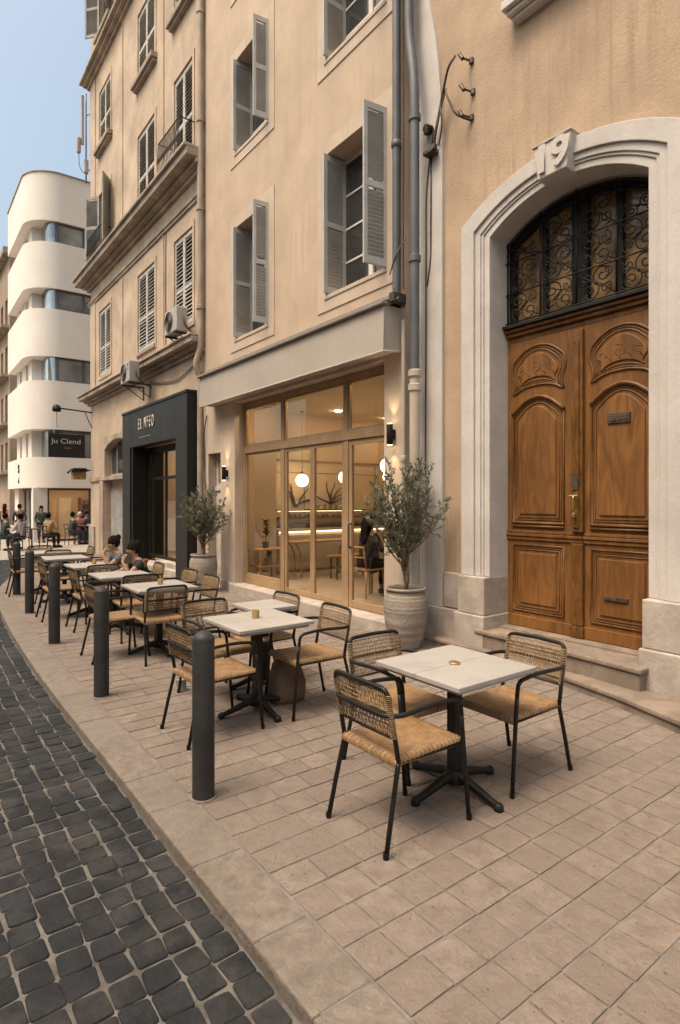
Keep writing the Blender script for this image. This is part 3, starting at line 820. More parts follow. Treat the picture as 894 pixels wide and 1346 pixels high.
bm = BM(); tube(bm, [(CX-.20, AY0-.02, 4.11), (CX-.20, AY0-.16, 4.10)], .035, 8); box(bm, CX-.26, AY0-.12, 4.08, CX-.05, AY0-.03, 4.20); obj('awning_motor', bm, M['dark_metal'], awn, bevel=.01)
# timber shopfront
GX = CX+.17
bm = BM()
T = .075
def fr(y0, y1, z0, z1, x0=GX, x1=GX+T): box(bm, x0, y0, z0, x1, y1, z1)
SY0, SY1 = 5.722, 9.918
fr(SY0, SY0+.075, .158, 3.496); fr(SY1-.075, SY1, .158, 3.496)
fr(SY0+.076, SY1-.076, 3.40, 3.495); fr(SY0+.076, SY1-.076, 2.56, 2.68, GX-.012, GX+T+.004)
for yc in (8.51, 6.76): fr(yc-.048, yc+.048, 2.682, 3.398); fr(yc-.055, yc+.055, .158, 2.558)
fr(8.567, SY1-.077, .158, .30); 
obj('shopfront_frame', bm, M['oak'], CAFE, bevel=.004)
def sash(name, y0, y1, z0, z1, st, handle=None):
    bm = BM(); x0, x1 = GX+.015, GX+.06
    box(bm, x0, y0, z0, x1, y0+st, z1); box(bm, x0, y1-st, z0, x1, y1, z1)
    box(bm, x0+.001, y0+st, z0, x1-.001, y1-st, z0+st*1.5); box(bm, x0+.001, y0+st, z1-st, x1-.001, y1-st, z1)
    o = obj(name, bm, M['oak'], CAFE, bevel=.003)
    bm = BM(); box(bm, x0+.018, y0+st-.005, z0+st, x0+.026, y1-st+.005, z1-st+.004); obj('pane', bm, M['cafe_glass'], o)
    if handle is not None:
        bm = BM(); tube(bm, bend([(x0,handle,1.02),(x0-.055,handle,1.02),(x0-.055,handle,1.36),(x0,handle,1.36)], .02), .014, 8); obj('door_handle', bm, M['dark_metal'], o, smooth=True)
    return o
sash('shop_window', 8.567, SY1-.077, .302, 2.556, .03)
sash('glass_door', 7.64, 8.453, .162, 2.556, .055); sash('glass_door', 6.817, 7.636, .162, 2.556, .055, None)
sash('glass_door', SY0+.078, 6.703, .162, 2.556, .07, 6.64)
for a, b in ((8.56, SY1-.077), (6.81, 8.46), (SY0+.077, 6.71)): sash('transom_window', a, b, 2.683, 3.397, .028)
# the room behind the glass
RX0, RX1, RYA, RYB, RH = CX+.255, 9.6, 5.66, 11.215, 3.62
bm = BM()
quad(bm, (RX0,RYA,.156), (RX1,RYA,.156), (RX1,RYB,.156), (RX0,RYB,.156)); obj('room_floor', bm, M['room_floor'], CAFE)
bm = BM()
quad(bm, (RX1,RYA,.15), (RX1,RYB,.15), (RX1,RYB,RH), (RX1,RYA,RH))
quad(bm, (RX0,RYA,.15), (RX1,RYA,.15), (RX1,RYA,RH), (RX0,RYA,RH)); quad(bm, (RX0,RYB,.15), (RX1,RYB,.15), (RX1,RYB,RH), (RX0,RYB,RH))
quad(bm, (RX0-.004,9.93,.15), (RX0-.004,RYB,.15), (RX0-.004,RYB,RH), (RX0-.004,9.93,RH))
quad(bm, (RX0,RYA,RH), (RX1,RYA,RH), (RX1,RYB,RH), (RX0,RYB,RH))
quad(bm, (RX0-.06,RYA,3.52), (RX0-.06,RYB,3.52), (RX0+.01,RYB,3.63), (RX0+.01,RYA,3.63))
box(bm, RX0, 10.36, .156, 6.15, 10.50, RH-.002)
obj('room_wall', bm, M['room_wall'], CAFE)
bm = BM()   # picture rail and panel mouldings on the room walls
box(bm, 6.16, RYB-.03, 2.55, RX1-.002, RYB-.002, 2.60); box(bm, RX1-.03, RYA+.002, 2.55, RX1-.002, RYB-.031, 2.60)
for y0 in (6.2, 7.7, 9.2):
    for (a, b, c, d_) in ((y0, y0+1.2, 2.30, 2.32), (y0, y0+1.2, 1.1, 1.12), (y0, y0+.02, 1.12, 2.30), (y0+1.18, y0+1.2, 1.12, 2.30)):
        box(bm, RX1-.016, a, c, RX1-.002, b, d_)
for x0 in (6.6, 7.7, 8.7):
    for (a, b, c, d_) in ((x0, x0+.8, 2.30, 2.32), (x0, x0+.8, 1.3, 1.32), (x0, x0+.02, 1.32, 2.30), (x0+.78, x0+.8, 1.32, 2.30)):
        box(bm, a, RYB-.016, c, b, RYB-.002, d_)
obj('wall_moulding', bm, M['room_line'], CAFE)
bm = BM()
for (x, y) in ((5.55,6.6),(5.55,8.0),(5.55,9.4),(7.9,6.4),(7.6,10.2),(9.2,10.4)):
    lathe(bm, [(.042,0),(.042,.01)], 12, (x, y, RH-.022))
obj('ceiling_light', bm, M['downlight'], CAFE)
# downpipes of the two facades
def pipe(bm, pts, r, collars=(), n=12):
    tube(bm, pts, r, n)
    for z, x, y in collars: lathe(bm, [(r*1.05,-.045),(r*1.28,-.035),(r*1.28,.035),(r*1.05,.045)], n, (x, y, z))
bm = BM(); pipe(bm, [(CX-.06,5.425,4.30),(CX-.06,5.425,18)], .050, [(6.1,CX-.06,5.425),(8.2,CX-.06,5.425)]); tube(bm, bend([(CX-.06,5.425,4.31),(CX-.06,5.425,4.2),(CX+.05,5.425,4.12)], .08), .048, 10)
obj('downpipe', bm, M['pipe_grey'], CAFE, smooth=True, autosmooth=50)
bm = BM(); pipe(bm, bend([(CX-.02,5.14,3.25),(CX-.02,5.14,6.75),(CX+.0,5.26,7.35),(CX+.0,5.27,12)], .3, 8), .058, [(4.6,CX-.02,5.14),(6.3,CX-.02,5.14)])
p2 = obj('downpipe', bm, M['pipe_grey'], CAFE, smooth=True, autosmooth=50)
bm = BM(); pipe(bm, [(CX-.02,5.14,.0),(CX-.02,5.14,3.26)], .064, [(3.22,CX-.02,5.14),(3.05,CX-.02,5.14),(1.2,CX-.02,5.14)])
obj('pipe_foot', bm, M['pipe_white'], p2, smooth=True, autosmooth=50)
bm = BM(); pipe(bm, [(CX-.045,5.31,.0),(CX-.045,5.31,3.9)], .028, [(2.2,CX-.045,5.31)]); obj('downpipe', bm, M['pipe_white'], CAFE, smooth=True, autosmooth=50)
bm = BM()
for pts in ([(CX-.01,5.345,4.3),(CX-.012,5.35,5.3),(CX-.01,5.34,6.4),(CX-.02,5.35,9)], [(CX+.14,5.12,2.0),(CX+.13,5.10,4.2),(CX+.14,5.11,5.5),(W0-.06,4.98,6.15)], [(CX-.1,5.5,4.5),(CX-.12,5.38,4.7),(CX-.02,5.3,4.9)]):
    tube(bm, bend(pts, .3, 4), .008, 5)
obj('wall_cable', bm, M['dark_metal'], CAFE)

# sconces, one each side of the shopfront
def sconce(name_label, x, y, z):
    t = thing('wall_sconce', name_label, 'wall lamp', (x, y, z), 0, 'black up and down wall lamps on the cafe piers')
    bm = BM(); lathe(bm, [(.036,-.13),(.040,-.125),(.040,.125),(.036,.13)], 20, (x-.075, y, z)); obj('lamp_body', bm, M['black_deep'], t, smooth=True, autosmooth=40)
    bm = BM(); box(bm, x-.06, y-.03, z-.06, x-.001, y+.03, z+.06); obj('wall_plate', bm, M['black_deep'], t, bevel=.004)
    bm = BM(); lathe(bm, [(.030,.131),(.030,.134)], 16, (x-.075, y, z)); lathe(bm, [(.030,-.134),(.030,-.131)], 16, (x-.075, y, z)); obj('light_lens', bm, M['sconce_glow'], t)
    for s in (1, -1):
        l = bpy.data.lights.new('sconce_spot', 'SPOT'); l.energy = 5; l.color = (1,.72,.42); l.spot_size = R(70); l.spot_blend = .7; l.shadow_soft_size = .02
        lo = link(bpy.data.objects.new('sconce_spot', l)); lo.location = (x-.075, y, z+s*.15); lo.rotation_euler = (0 if s < 0 else PI, 0, 0)
sconce('black cylinder wall lamp beside the pale side door, above the farther olive pot', CX, 10.22, 2.20)
sconce('black cylinder wall lamp on the narrow pier above the nearer olive tree', CX, 5.53, 2.52)

# cables and insulators by the pilaster
CB = thing('cable_bracket', 'rusty cable insulators and loose black wires on the pilaster above the pipes', 'cable fixture', (W0, 4.8, 6.0))
bm = BM()
tube(bm, bend([(W0-.05,5.02,5.86),(W0-.10,4.92,6.05),(W0-.10,4.80,6.45),(W0-.20,4.62,6.62),(W0-.16,4.55,6.72)], .2, 5), .014, 6)
tube(bm, bend([(W0-.05,5.0,5.84),(W0-.12,4.86,6.15),(W0-.10,4.74,6.5),(W0-.20,4.66,6.35),(W0-.16,4.55,6.05),(W0-.02,4.46,6.0)], .15, 5), .011, 6)
tube(bm, bend([(W0-.12,4.82,6.3),(W0-.10,4.80,6.1),(W0-.06,4.9,5.9)], .1, 5), .009, 6)
tube(bm, bend([(W0-.05,5.03,5.86),(W0-.06,5.03,5.2),(W0-.05,5.04,4.6),(W0-.05,5.10,4.3)], .1, 5), .009, 6)
obj('wire', bm, M['old_iron'], CB, smooth=True)
for (y, z) in ((4.44, 6.66), (4.42, 6.30), (4.44, 6.02)):
    bm = BM(); tube(bm, [(W0-.002,y,z),(W0-.16,y+.04,z)], .012, 6); tube(bm, [(W0-.16,y+.0,z-.04),(W0-.16,y+.05,z+.045)], .022, 8); tube(bm, [(W0-.01,y,z-.03),(W0-.01,y,z+.03)], .03, 6); obj('insulator', bm, M['old_iron'], CB, smooth=True, autosmooth=40)
bm = BM(); tube(bm, [(W0-.046,5.05,6.17),(W0-.13,5.05,6.17)], [.055,.045], 12); lathe(bm, [(.03,-.05),(.035,0),(.03,.05)], 10, (W0-.13,5.03,6.13)); obj('junction_box', bm, M['iron'], CB, smooth=True, autosmooth=40)
bm = BM(); rbox(bm, (W0-.10,4.99,5.85), (.12,.16,.05)); rbox(bm, (W0-.13,4.93,5.87), (.05,.10,.06)); obj('clamp', bm, M['old_iron'], CB, bevel=.008)

# ------------------------------------------------------------------ old building with the black shopfront
OX = 5.0; OY0, OY1 = 11.24, 20.1
OLD = thing('old_building', 'weathered beige apartment house with white louvred shutters and stained ledges', 'building', (OX, 15.6, 0))
owins = []
for (za, zb) in ((5.50,7.50), (9.12,11.1), (12.55,14.25), (16.0,17.8)):
    for (ya, yb) in ((11.85,12.88), (14.15,15.40), (17.85,19.05)):
        owins.append((ya, yb, za, zb, .16))
DOORW = (16.05, 18.55, 0, 3.45, .35)
SHOPH = (11.75, 15.62, 0, 3.85, .25)
bm = BM(); wall_front(bm, OX, OY0, OY1, 0, 20.5, owins+[DOORW, SHOPH], .16)
quad(bm, (OX,OY1,0), (OX+9,OY1,0), (OX+9,OY1,20.5), (OX,OY1,20.5)); quad(bm, (OX+9,OY0,0), (OX+9,OY1,0), (OX+9,OY1,20.5), (OX+9,OY0,20.5)); quad(bm, (OX,OY0,20.5), (OX+9,OY0,20.5), (OX+9,OY1,20.5), (OX,OY1,20.5))
quad(bm, (OX,OY0,0), (OX+9,OY0,0), (OX+9,OY0,20.5), (OX,OY0,20.5))
obj('wall', bm, M['plaster_old'], OLD)
def cornice(bm, z, steps, y0=OY0, y1=OY1+.1):
    """stack of (height, projection) steps from the bottom up"""
    for h, p in steps:
        box(bm, OX-p, y0+.0, z, OX+.02, y1+ (p if y1 > OY1 else 0), z+h-.002); z += h
bm = BM(); cornice(bm, 4.72, [(.09,.07),(.08,.16),(.12,.30),(.05,.34)]); obj('ledge', bm, M['stone_old'], OLD, bevel=.015)
bm = BM(); cornice(bm, 7.92, [(.07,.04),(.06,.07)]); cornice(bm, 8.42, [(.10,.08),(.10,.20),(.16,.40),(.07,.46)]); obj('balcony_slab', bm, M['stone_old'], OLD, bevel=.015)
bm = BM(); cornice(bm, 15.0, [(.10,.08),(.10,.18),(.10,.28)]); obj('ledge', bm, M['stone_old'], OLD, bevel=.015)
bm = BM(); cornice(bm, 19.5, [(.2,.15),(.2,.35),(.2,.6)]); obj('cornice', bm, M['stone_old'], OLD, bevel=.015)
for yc, hw in ((13.55,.02), (16.7,.02), (19.8,.28)):
    for z0, z1 in ((5.08,7.91), (8.87,14.98)):
        bm = BM(); box(bm, OX-.025, yc-hw, z0, OX+.02, yc+hw, z1); obj('pilaster_strip', bm, M['plaster_old'], OLD)
for i, (ya, yb, za, zb, dp) in enumerate(owins):
    bm = BM(); box(bm, OX+.13, ya+.002, za+.002, OX+.155, yb-.002, zb-.002); wn = obj('window', bm, M['dark_gap'], OLD)
    if 17 < ya and 8 < za < 12 or (17 < ya and za > 15):     # corner balcony window, shutters thrown open
        for s, y in ((-1, ya+.02), (1, yb-.02)):
            bm = BM(); a = R(40)*s
            u = Vector((-math.sin(a)*s, math.cos(a)*s, 0)); nn_ = Vector((u.y, -u.x, 0))
            louvre(bm, (OX-.02, y, za+.02), u, nn_, .50, zb-za-.04); obj('shutter', bm, M['shutter_grey'], wn)
        bm = BM(); box(bm, OX+.10, ya+.05, za+.03, OX+.12, yb-.05, zb-.05); obj('pane', bm, M['pane_dark'], wn)
    else:
        for y in (ya+.01, (ya+yb)/2+.005):
            bm = BM(); louvre(bm, (OX+.03, y, za+.01), (0,1,0), (-1,0,0), (yb-ya)/2-.015, zb-za-.03, t=.04, slat=.085, st=.055, mids=(.42,)); obj('shutter', bm, M['shutter_old'], wn)
    if za > 12:
        bm = BM(); box(bm, OX-.16, ya-.16, za-.20, OX+.02, yb+.16, za-.07); box(bm, OX-.10, ya-.12, za-.27, OX+.02, yb+.12, za-.202); obj('sill', bm, M['stone_old'], wn, bevel=.01)
    elif za > 8 and ya > 17:
        pass
    elif za > 5 and za < 6 and 14 < ya < 16:
        bm = BM(); box(bm, OX-.05, ya-.05, za-.10, OX+.02, yb+.05, za-.004); obj('sill', bm, M['stone_old'], wn, bevel=.01)
    bm = BM(); band(bm, OX, ya, yb, za, zb, .10, .022); obj('surround', bm, M['plaster_old'], wn)
# window guards
for (ya, yb) in ((11.75,12.98), (17.75,19.15)):
    bm = BM()
    for z in (8.9, 9.62): tube(bm, [(OX-.02,ya,z+.02),(OX-.34,ya,z+.02),(OX-.34,yb,z+.02),(OX-.02,yb,z+.02)], .014, 5)
    k = 16
    for i in range(k+1):
        y = ya+(yb-ya)*i/k; tube(bm, [(OX-.34,y,8.9),(OX-.37,y,9.2),(OX-.34,y,9.62)], .009, 4)
        tube(bm, [(OX-.34,y-.03,9.25),(OX-.36,y,9.32),(OX-.34,y+.03,9.25),(OX-.36,y,9.18),(OX-.34,y-.03,9.25)], .006, 4)
    obj('balcony_railing', bm, M['iron'], OLD)
# ground floor doorway with segmental lintel
bm = BM()
pts = []
for i in range(13):
    y = 16.05 + 2.5*i/12; pts.append((y, 3.20+.26*(1-((y-17.3)/1.25)**2)))
for a, b in zip(pts, pts[1:]):
    prism(bm, [(a[0],a[1]),(b[0],b[1]),(b[0],3.60),(a[0],3.60)], lambda u, v: (OX-.006, u, v), lambda u, v: (OX+.345, u, v))
box(bm, OX-.05, 16.0, 2.28, OX+.34, 20.12, 2.40)
box(bm, OX-.05, 18.56, 0, OX+.1, 18.95, 2.27); box(bm, OX-.06, 19.55, 0, OX+.1, 20.15, .85)
obj('door_lintel', bm, M['stone_old'], OLD, bevel=.008)
bm = BM(); box(bm, OX+.20, 16.06, 0, OX+.26, 18.54, 2.279); od = obj('shop_door', bm, M['plaster_old'], OLD)
bm = BM()
for i in range(6): box(bm, OX+.165, 17.22+.205*i, .05, OX+.201, 17.42+.205*i, 2.0)
obj('door_board', bm, M['shutter_grey'], od, bevel=.006)
bm = BM(); box(bm, OX+.22, 16.06, 2.41, OX+.25, 18.54, 3.50); ow = obj('transom_window', bm, M['pane_dark'], OLD)
bm = BM()
for y in (16.08, 17.0, 17.9, 18.48): box(bm, OX+.19, y, 2.475, OX+.222, y+.05, 3.48)
box(bm, OX+.188, 16.06, 2.41, OX+.222, 18.54, 2.478)
obj('frame', bm, M['shutter_grey'], ow)
# downpipe at the party wall
bm = BM(); pipe(bm, bend([(OX-.09,11.27,20),(OX-.09,11.27,4.75),(OX-.16,11.36,4.45),(OX-.05,11.36,4.2),(OX-.05,11.36,0)], .12), .065, [(z, OX-.09, 11.27) for z in (5.6,7.6,9.4,11.6,13.8)])
obj('downpipe', bm, M['pipe_beige'], OLD, smooth=True, autosmooth=50)
bm = BM()
for pts in ([(OX-.01,13.4,7.9),(OX-.01,13.42,6.4),(OX-.01,13.4,5.1)], [(OX-.02,11.4,4.6),(OX-.03,12.6,4.35),(OX-.03,13.7,4.45),(OX-.02,14.6,4.62)], [(OX-.02,11.1,3.4),(OX-.05,11.18,3.1),(OX-.02,11.2,2.2),(OX-.02,11.2,1.0)]):
    tube(bm, bend(pts, .3, 4), .012, 5)
obj('wall_cable', bm, M['dark_metal'], OLD)

# black shopfront (part of the old building)
BX = 4.72; BY0, BY1 = 11.5, 15.82; BZ = 3.96
SF = OLD
bm = BM()
box(bm, BX, BY0, 0, OX+.02, BY0+.62, BZ-.06); box(bm, BX, BY1-.62, 0, OX+.02, BY1, BZ-.06)
box(bm, BX+.003, BY0+.622, 3.02, OX+.02, BY1-.622, BZ-.06)
box(bm, BX-.02, BY0-.02, BZ-.058, OX+.02, BY1+.02, BZ)
obj('black_fascia', bm, M['black_panel'], SF, bevel=.004)
bf = [o for o in OLD.children if o.name.startswith('black_fascia')][0]
ft = text_mesh('sign_lettering', 'EL NFEO', .38, .008, M['letter'], bf, (BX-.008, 13.98, 3.53), sx=.50, space=1.65)
bm = BM()
for i in range(9): box(bm, BX-.006, 14.46-.09*i-.055, 3.205, BX+.004, 14.46-.09*i, 3.205+(.022 if i % 3 else .03))
obj('sign_subline', bm, M['letter_dim'], bf)
IX = BX+.42
bm = BM(); box(bm, BX+.03, 15.05, 0, IX+.4, 15.20, 3.02); box(bm, BX+.03, 15.196, 0, IX, 15.199, 3.0); box(bm, IX-.02, BY0+.45, 2.86, IX+.06, 15.05, 3.02)
obj('entrance_reveal', bm, M['black_deep'], SF)
bm = BM()
for y in (12.12, 12.98, 13.84, 14.70, 15.0): box(bm, IX, y-.03, .32, IX+.05, y+.03, 2.86)
box(bm, IX+.001, 12.05, 2.20, IX+.049, 15.04, 2.27); box(bm, IX+.002, 12.05, .26, IX+.05, 15.04, .34)
sw = obj('shop_window', bm, M['iron'], SF)
bm = BM(); box(bm, IX+.02, 12.10, .33, IX+.028, 15.03, 2.86); obj('pane', bm, M['cafe_glass'], sw)
bm = BM(); box(bm, BX+.04, BY0+.623, -.01, IX+.25, BY1-.625, .16); box(bm, BX+.2, BY0+.623, .161, IX+.1, 13.9, .262); obj('shop_step', bm, M['stone_base'], SF, bevel=.01)
bm = BM()
quad(bm, (IX+.06,11.9,.2), (8.2,11.9,.2), (8.2,11.9,3.2), (IX+.06,11.9,3.2)); quad(bm, (IX+.06,15.3,.2), (8.2,15.3,.2), (8.2,15.3,3.2), (IX+.06,15.3,3.2))
quad(bm, (8.2,11.9,.2), (8.2,15.3,.2), (8.2,15.3,3.2), (8.2,11.9,3.2)); quad(bm, (IX+.06,11.9,3.1), (8.2,11.9,3.1), (8.2,15.3,3.1), (IX+.06,15.3,3.1)); quad(bm, (IX+.06,11.9,.2), (8.2,11.9,.2), (8.2,15.3,.2), (IX+.06,15.3,.2))
obj('shop_interior', bm, M['room_wall'], SF)
bm = BM()
for y in (12.6, 13.6, 14.6): lathe(bm, [(.06,0),(.06,.01)], 10, (6.2, y, 3.085)); lathe(bm, [(.06,0),(.06,.01)], 10, (7.4, y, 3.085))
obj('ceiling_light', bm, M['downlight_dim'], SF)
bm = BM(); box(bm, 6.4, 12.2, .2, 6.9, 15.0, 1.0); box(bm, 7.9, 12.2, 1.4, 8.18, 15.2, 1.44); box(bm, 7.9, 12.2, 1.8, 8.18, 15.2, 1.84); obj('shop_counter', bm, M['shutter_grey'], SF)

# terracotta planter by the black shop
t = thing('terracotta_planter', 'small terracotta planter on the ground before the black shopfront', 'planter', (4.45, 13.6, 0))
bm = BM(); lathe(bm, [(.13,0),(.17,.27),(.185,.27),(.185,.33),(.165,.33),(.16,.28),(.02,.28)], 24, (4.45,13.6,0)); obj('pot', bm, M['terracotta'], t, smooth=True, autosmooth=40)
bm = BM(); lathe(bm, [(.005,.278),(.158,.282),(.10,.30),(.01,.305)], 16, (4.45,13.6,0), cap=False); obj('soil', bm, M['soil'], t)

# air conditioners
def aircon(loc, label, red):
    x, y, z = loc
    t = thing('air_conditioner', label, 'air conditioner', (x, y, z), 0, 'air conditioner units on the old facade')
    W_, D_, H_ = .66, .25, .50
    bm = BM(); box(bm, x-D_, y-W_/2, z, x, y+W_/2, z+H_); obj('casing', bm, M['ac_white'], t, bevel=.02)
    bm = BM(); cy, cz = y+.08, z+H_/2
    for r in (.205, .175, .145, .115, .085, .055): tube(bm, [(x-D_-.012, cy+r*math.cos(a*PI/14), cz+r*math.sin(a*PI/14)) for a in range(28)], .006, 4, closed=True)
    for a in range(8): tube(bm, [(x-D_-.008, cy, cz), (x-D_-.008, cy+.205*math.cos(a*PI/4), cz+.205*math.sin(a*PI/4))], .005, 4)
    gr = obj('fan_grille', bm, M['ac_dark'], t)
    bm = BM(); tube(bm, [(x-D_-.003,cy,cz),(x-D_+.01,cy,cz)], .21, 28); obj('fan_opening', bm, M['ac_dark'], gr)
    if red:
        bm = BM(); tube(bm, [(x-D_-.006,y-.225,z+.40),(x-D_+.01,y-.225,z+.40)], .045, 16); box(bm, x-D_-.005, y-.28, z+.29, x-D_+.01, y-.17, z+.31); obj('emblem', bm, M['letter_red'], t)
    for s in (-.24, .24):
        bm = BM()
        box(bm, x-D_-.02, y+s-.015, z-.04, x+.30, y+s+.015, z-.002); box(bm, x+.27, y+s-.016, z-.34, x+.298, y+s+.016, z-.041)
        tube(bm, [(x+.27,y+s,z-.32),(x-.18,y+s,z-.03)], .012, 5)
        obj('bracket', bm, M['dark_metal'], t)
    bm = BM(); tube(bm, bend([(x-.10,y-.34,z+.3),(x-.10,y-.39,z+.12),(x+.10,y-.39,z-.05),(x+.28,y-.37,z-.12)], .08), .016, 6); obj('hose', bm, M['dark_metal'], t, smooth=True)
    return t
aircon((4.60, 14.4, 4.50), 'white outdoor air conditioner with a red emblem, on brackets above the black shop', True)
aircon((4.78, 11.92, 5.16), 'grimy outdoor air conditioner on the ledge under the shutters nearest the beige downpipe', False)

# bracket lamp, hanging sign, small canopy at the far corner
t = thing('hanging_sign', 'dark square hanging sign with pale script lettering at the old building corner', 'sign', (5.0, 20.3, 3.2))
bm = BM(); box(bm, 3.78, 20.28, 3.05, 4.86, 20.33, 3.80); board = obj('sign_board', bm, M['black_panel'], t, bevel=.006)
text_mesh('lettering', 'Ju Clend', .22, .004, M['letter'], board, (4.30, 20.277, 3.56), '-y', 1.15)
bm = BM(); box(bm, 4.22, 20.274, 3.33, 4.44, 20.279, 3.37); obj('mark', bm, M['letter_red'], board)
bm = BM(); tube(bm, [(3.75,20.31,3.84),(5.06,20.31,3.84)], .018, 6); tube(bm, [(4.0,20.31,3.84),(4.0,20.31,3.80)], .01, 5); tube(bm, [(4.7,20.31,3.84),(4.7,20.31,3.80)], .01, 5); obj('sign_arm', bm, M['iron'], t)
t = thing('street_lamp', 'black bracket lamp on a thin arm above the hanging sign', 'lamp', (5.0, 19.9, 4.5))
bm = BM(); tube(bm, [(5.0,19.95,4.50),(4.02,19.95,4.56)], .022, 6); tube(bm, bend([(5.0,19.95,4.0),(4.86,19.95,4.3),(4.78,19.95,4.51)], .2), .014, 6); obj('lamp_arm', bm, M['iron'], t)
bm = BM(); lathe(bm, [(.02,.12),(.10,.08),(.13,-.02),(.12,-.10),(.05,-.11)], 14, (3.95,19.95,4.55)); obj('lamp_head', bm, M['iron'], t, smooth=True)
bm = BM(); tube(bm, [(3.95,19.95,4.44),(3.96,19.95,3.95)], .008, 5); obj('chain', bm, M['iron'], t)
t = thing('lantern', 'small dark lantern fixed to the old building corner below the hanging sign', 'lantern', (5.0, 20.2, 2.4))
bm = BM(); prism(bm, [(4.40,2.62),(4.95,2.62),(4.86,2.72),(4.50,2.72)], lambda u, v: (u, 20.12, v), lambda u, v: (u, 20.55, v)); tube(bm, [(4.9,20.3,2.66),(5.05,20.12,2.66)], .02, 5); tube(bm, [(4.40,20.3,2.62),(4.34,20.3,2.55)], .03, 6); obj('lantern_roof', bm, M['iron'], t)
bm = BM(); box(bm, 4.48, 20.18, 2.36, 4.88, 20.48, 2.618); obj('lantern_glass', bm, M['pane_amber_reflect'], t, bevel=.02)
# antenna on the corner
t = thing('mobile_antenna', 'pale mobile phone antenna on a pole at the old building corner', 'antenna', (4.9, 20.35, 13))
bm = BM(); tube(bm, [(4.90,20.3,12.0),(4.90,20.3,14.9)], .025, 8); tube(bm, [(4.90,20.3,12.4),(5.03,20.08,12.4)], .02, 6); tube(bm, [(4.90,20.3,14.2),(5.03,20.08,14.2)], .02, 6); obj('mast', bm, M['pipe_beige'], t, smooth=True)
bm = BM(); box(bm, 4.74, 20.24, 13.2, 4.83, 20.33, 14.8); obj('antenna_panel', bm, M['ac_white'], t, bevel=.02)
bm = BM(); box(bm, 4.62, 20.22, 12.9, 4.73, 20.36, 13.4); obj('radio_unit', bm, M['pipe_beige'], t, bevel=.03)
bm = BM(); box(bm, 4.84, 20.22, 12.3, 4.96, 20.34, 12.75); obj('junction_box', bm, M['ac_white'], t, bevel=.02)
bm = BM(); tube(bm, bend([(4.68,20.3,12.9),(4.69,20.3,12.5),(4.80,20.3,12.3),(4.88,20.3,12.4)], .12), .010, 6); obj('cable', bm, M['iron'], t, smooth=True)

# ------------------------------------------------------------------ white rounded building
WB = thing('white_building', 'white modern building with rounded corner bands and strip windows', 'building', (4.5, 26.4, 0))
def plan(inset, rad, x0=4.15, y0=26.4, x1=16, y1=31.6):
    P = []; r = rad
    cx, cy = x0+inset+r, y0+inset+r
    for i in range(17):
        a = PI + PI/2*i/16; P.append((cx+r*math.cos(a), cy+r*math.sin(a)))
    P += [(x1, y0+inset), (x1, y1), (x0+inset, y1)]
    return P
def slab(bm, inset, rad, z0, z1): prism(bm, plan(inset, rad), lambda u, v: (u, v, z0), lambda u, v: (u, v, z1))
BANDS = ((13.17,15.15), (10.40,12.30), (7.60,9.55), (4.60,6.60), (2.20,3.45))
GAPS = [(BANDS[i+1][1]+.001, BANDS[i][0]-.001) for i in range(4)]
bm = BM()
for z0, z1 in BANDS: slab(bm, 0, 1.3, z0, z1)
obj('balcony_band', bm, M['white_render'], WB, smooth=True, autosmooth=30)
bm = BM(); slab(bm, -.04, 1.34, 15.152, 15.19); obj('roof_coping', bm, M['pipe_beige'], WB)
def plan_glass():
    P = []; r = .35; cx, cy = 4.88+r, 26.56+r
    for i in range(9):
        a = PI + PI/2*i/8; P.append((cx+r*math.cos(a), cy+r*math.sin(a)))
    return P + [(15.8, 26.56), (15.8, 31.4), (4.88, 31.4)]
bm = BM()
for z0, z1 in GAPS: prism(bm, plan_glass(), lambda u, v: (u, v, z0), lambda u, v: (u, v, z1))
gl = obj('strip_window', bm, M['pane_city'], WB, smooth=True, autosmooth=30)
bm = BM()
for z0, z1 in GAPS:
    for x in (5.28, 6.30, 7.6, 8.9, 10.4, 11.9): box(bm, x-.045, 26.50, z0, x+.045, 26.58, z1)
    box(bm, 5.2, 26.51, z1-.07, 15.7, 26.575, z1-.002); box(bm, 5.2, 26.505, z0, 15.7, 26.575, z0+.06)
obj('window_frame', bm, M['pipe_grey'], gl)
bm = BM()
for z0, z1 in GAPS[:3]:
    box(bm, 6.36, 26.53, z1-.32, 7.54, 26.545, z1-.075)
    obj('roller_blind', bm, M['curtain'], gl); bm = BM()
bm.free()
for z0, z1 in GAPS:
    for y, ln in ((27.6,.8), (29.0,1.0), (30.6,.8)):
        bm = BM(); box(bm, 4.50, y, z0, 4.92, y+ln, z1); obj('wall_pier', bm, M['white_render'], WB)
# glazed ground floor with a lit shop
for (x0, y0, x1, y1) in ((4.42,26.75,4.95,27.25), (4.42,30.4,4.9,31.5)):
    bm = BM(); box(bm, x0, y0, -.1, x1, y1, 2.199); obj('ground_pillar', bm, M['white_render'], WB)
bm = BM()
quad(bm, (4.6,30.2,-.05), (13,30.2,-.05), (13,30.2,2.19), (4.6,30.2,2.19)); quad(bm, (4.6,27.0,-.02), (13,27.0,-.02), (13,30.2,-.02), (4.6,30.2,-.02)); quad(bm, (13,27.0,-.05), (13,30.2,-.05), (13,30.2,2.19), (13,27.0,2.19))
obj('shop_interior', bm, M['room_wall'], WB)
bm = BM()
for x in (5.3, 6.1, 6.9, 7.8): 
    for y in (27.6, 29.0): lathe(bm, [(.07,0),(.07,.01)], 10, (x, y, 2.175))
obj('ceiling_light', bm, M['downlight_dim'], WB)
bm = BM()
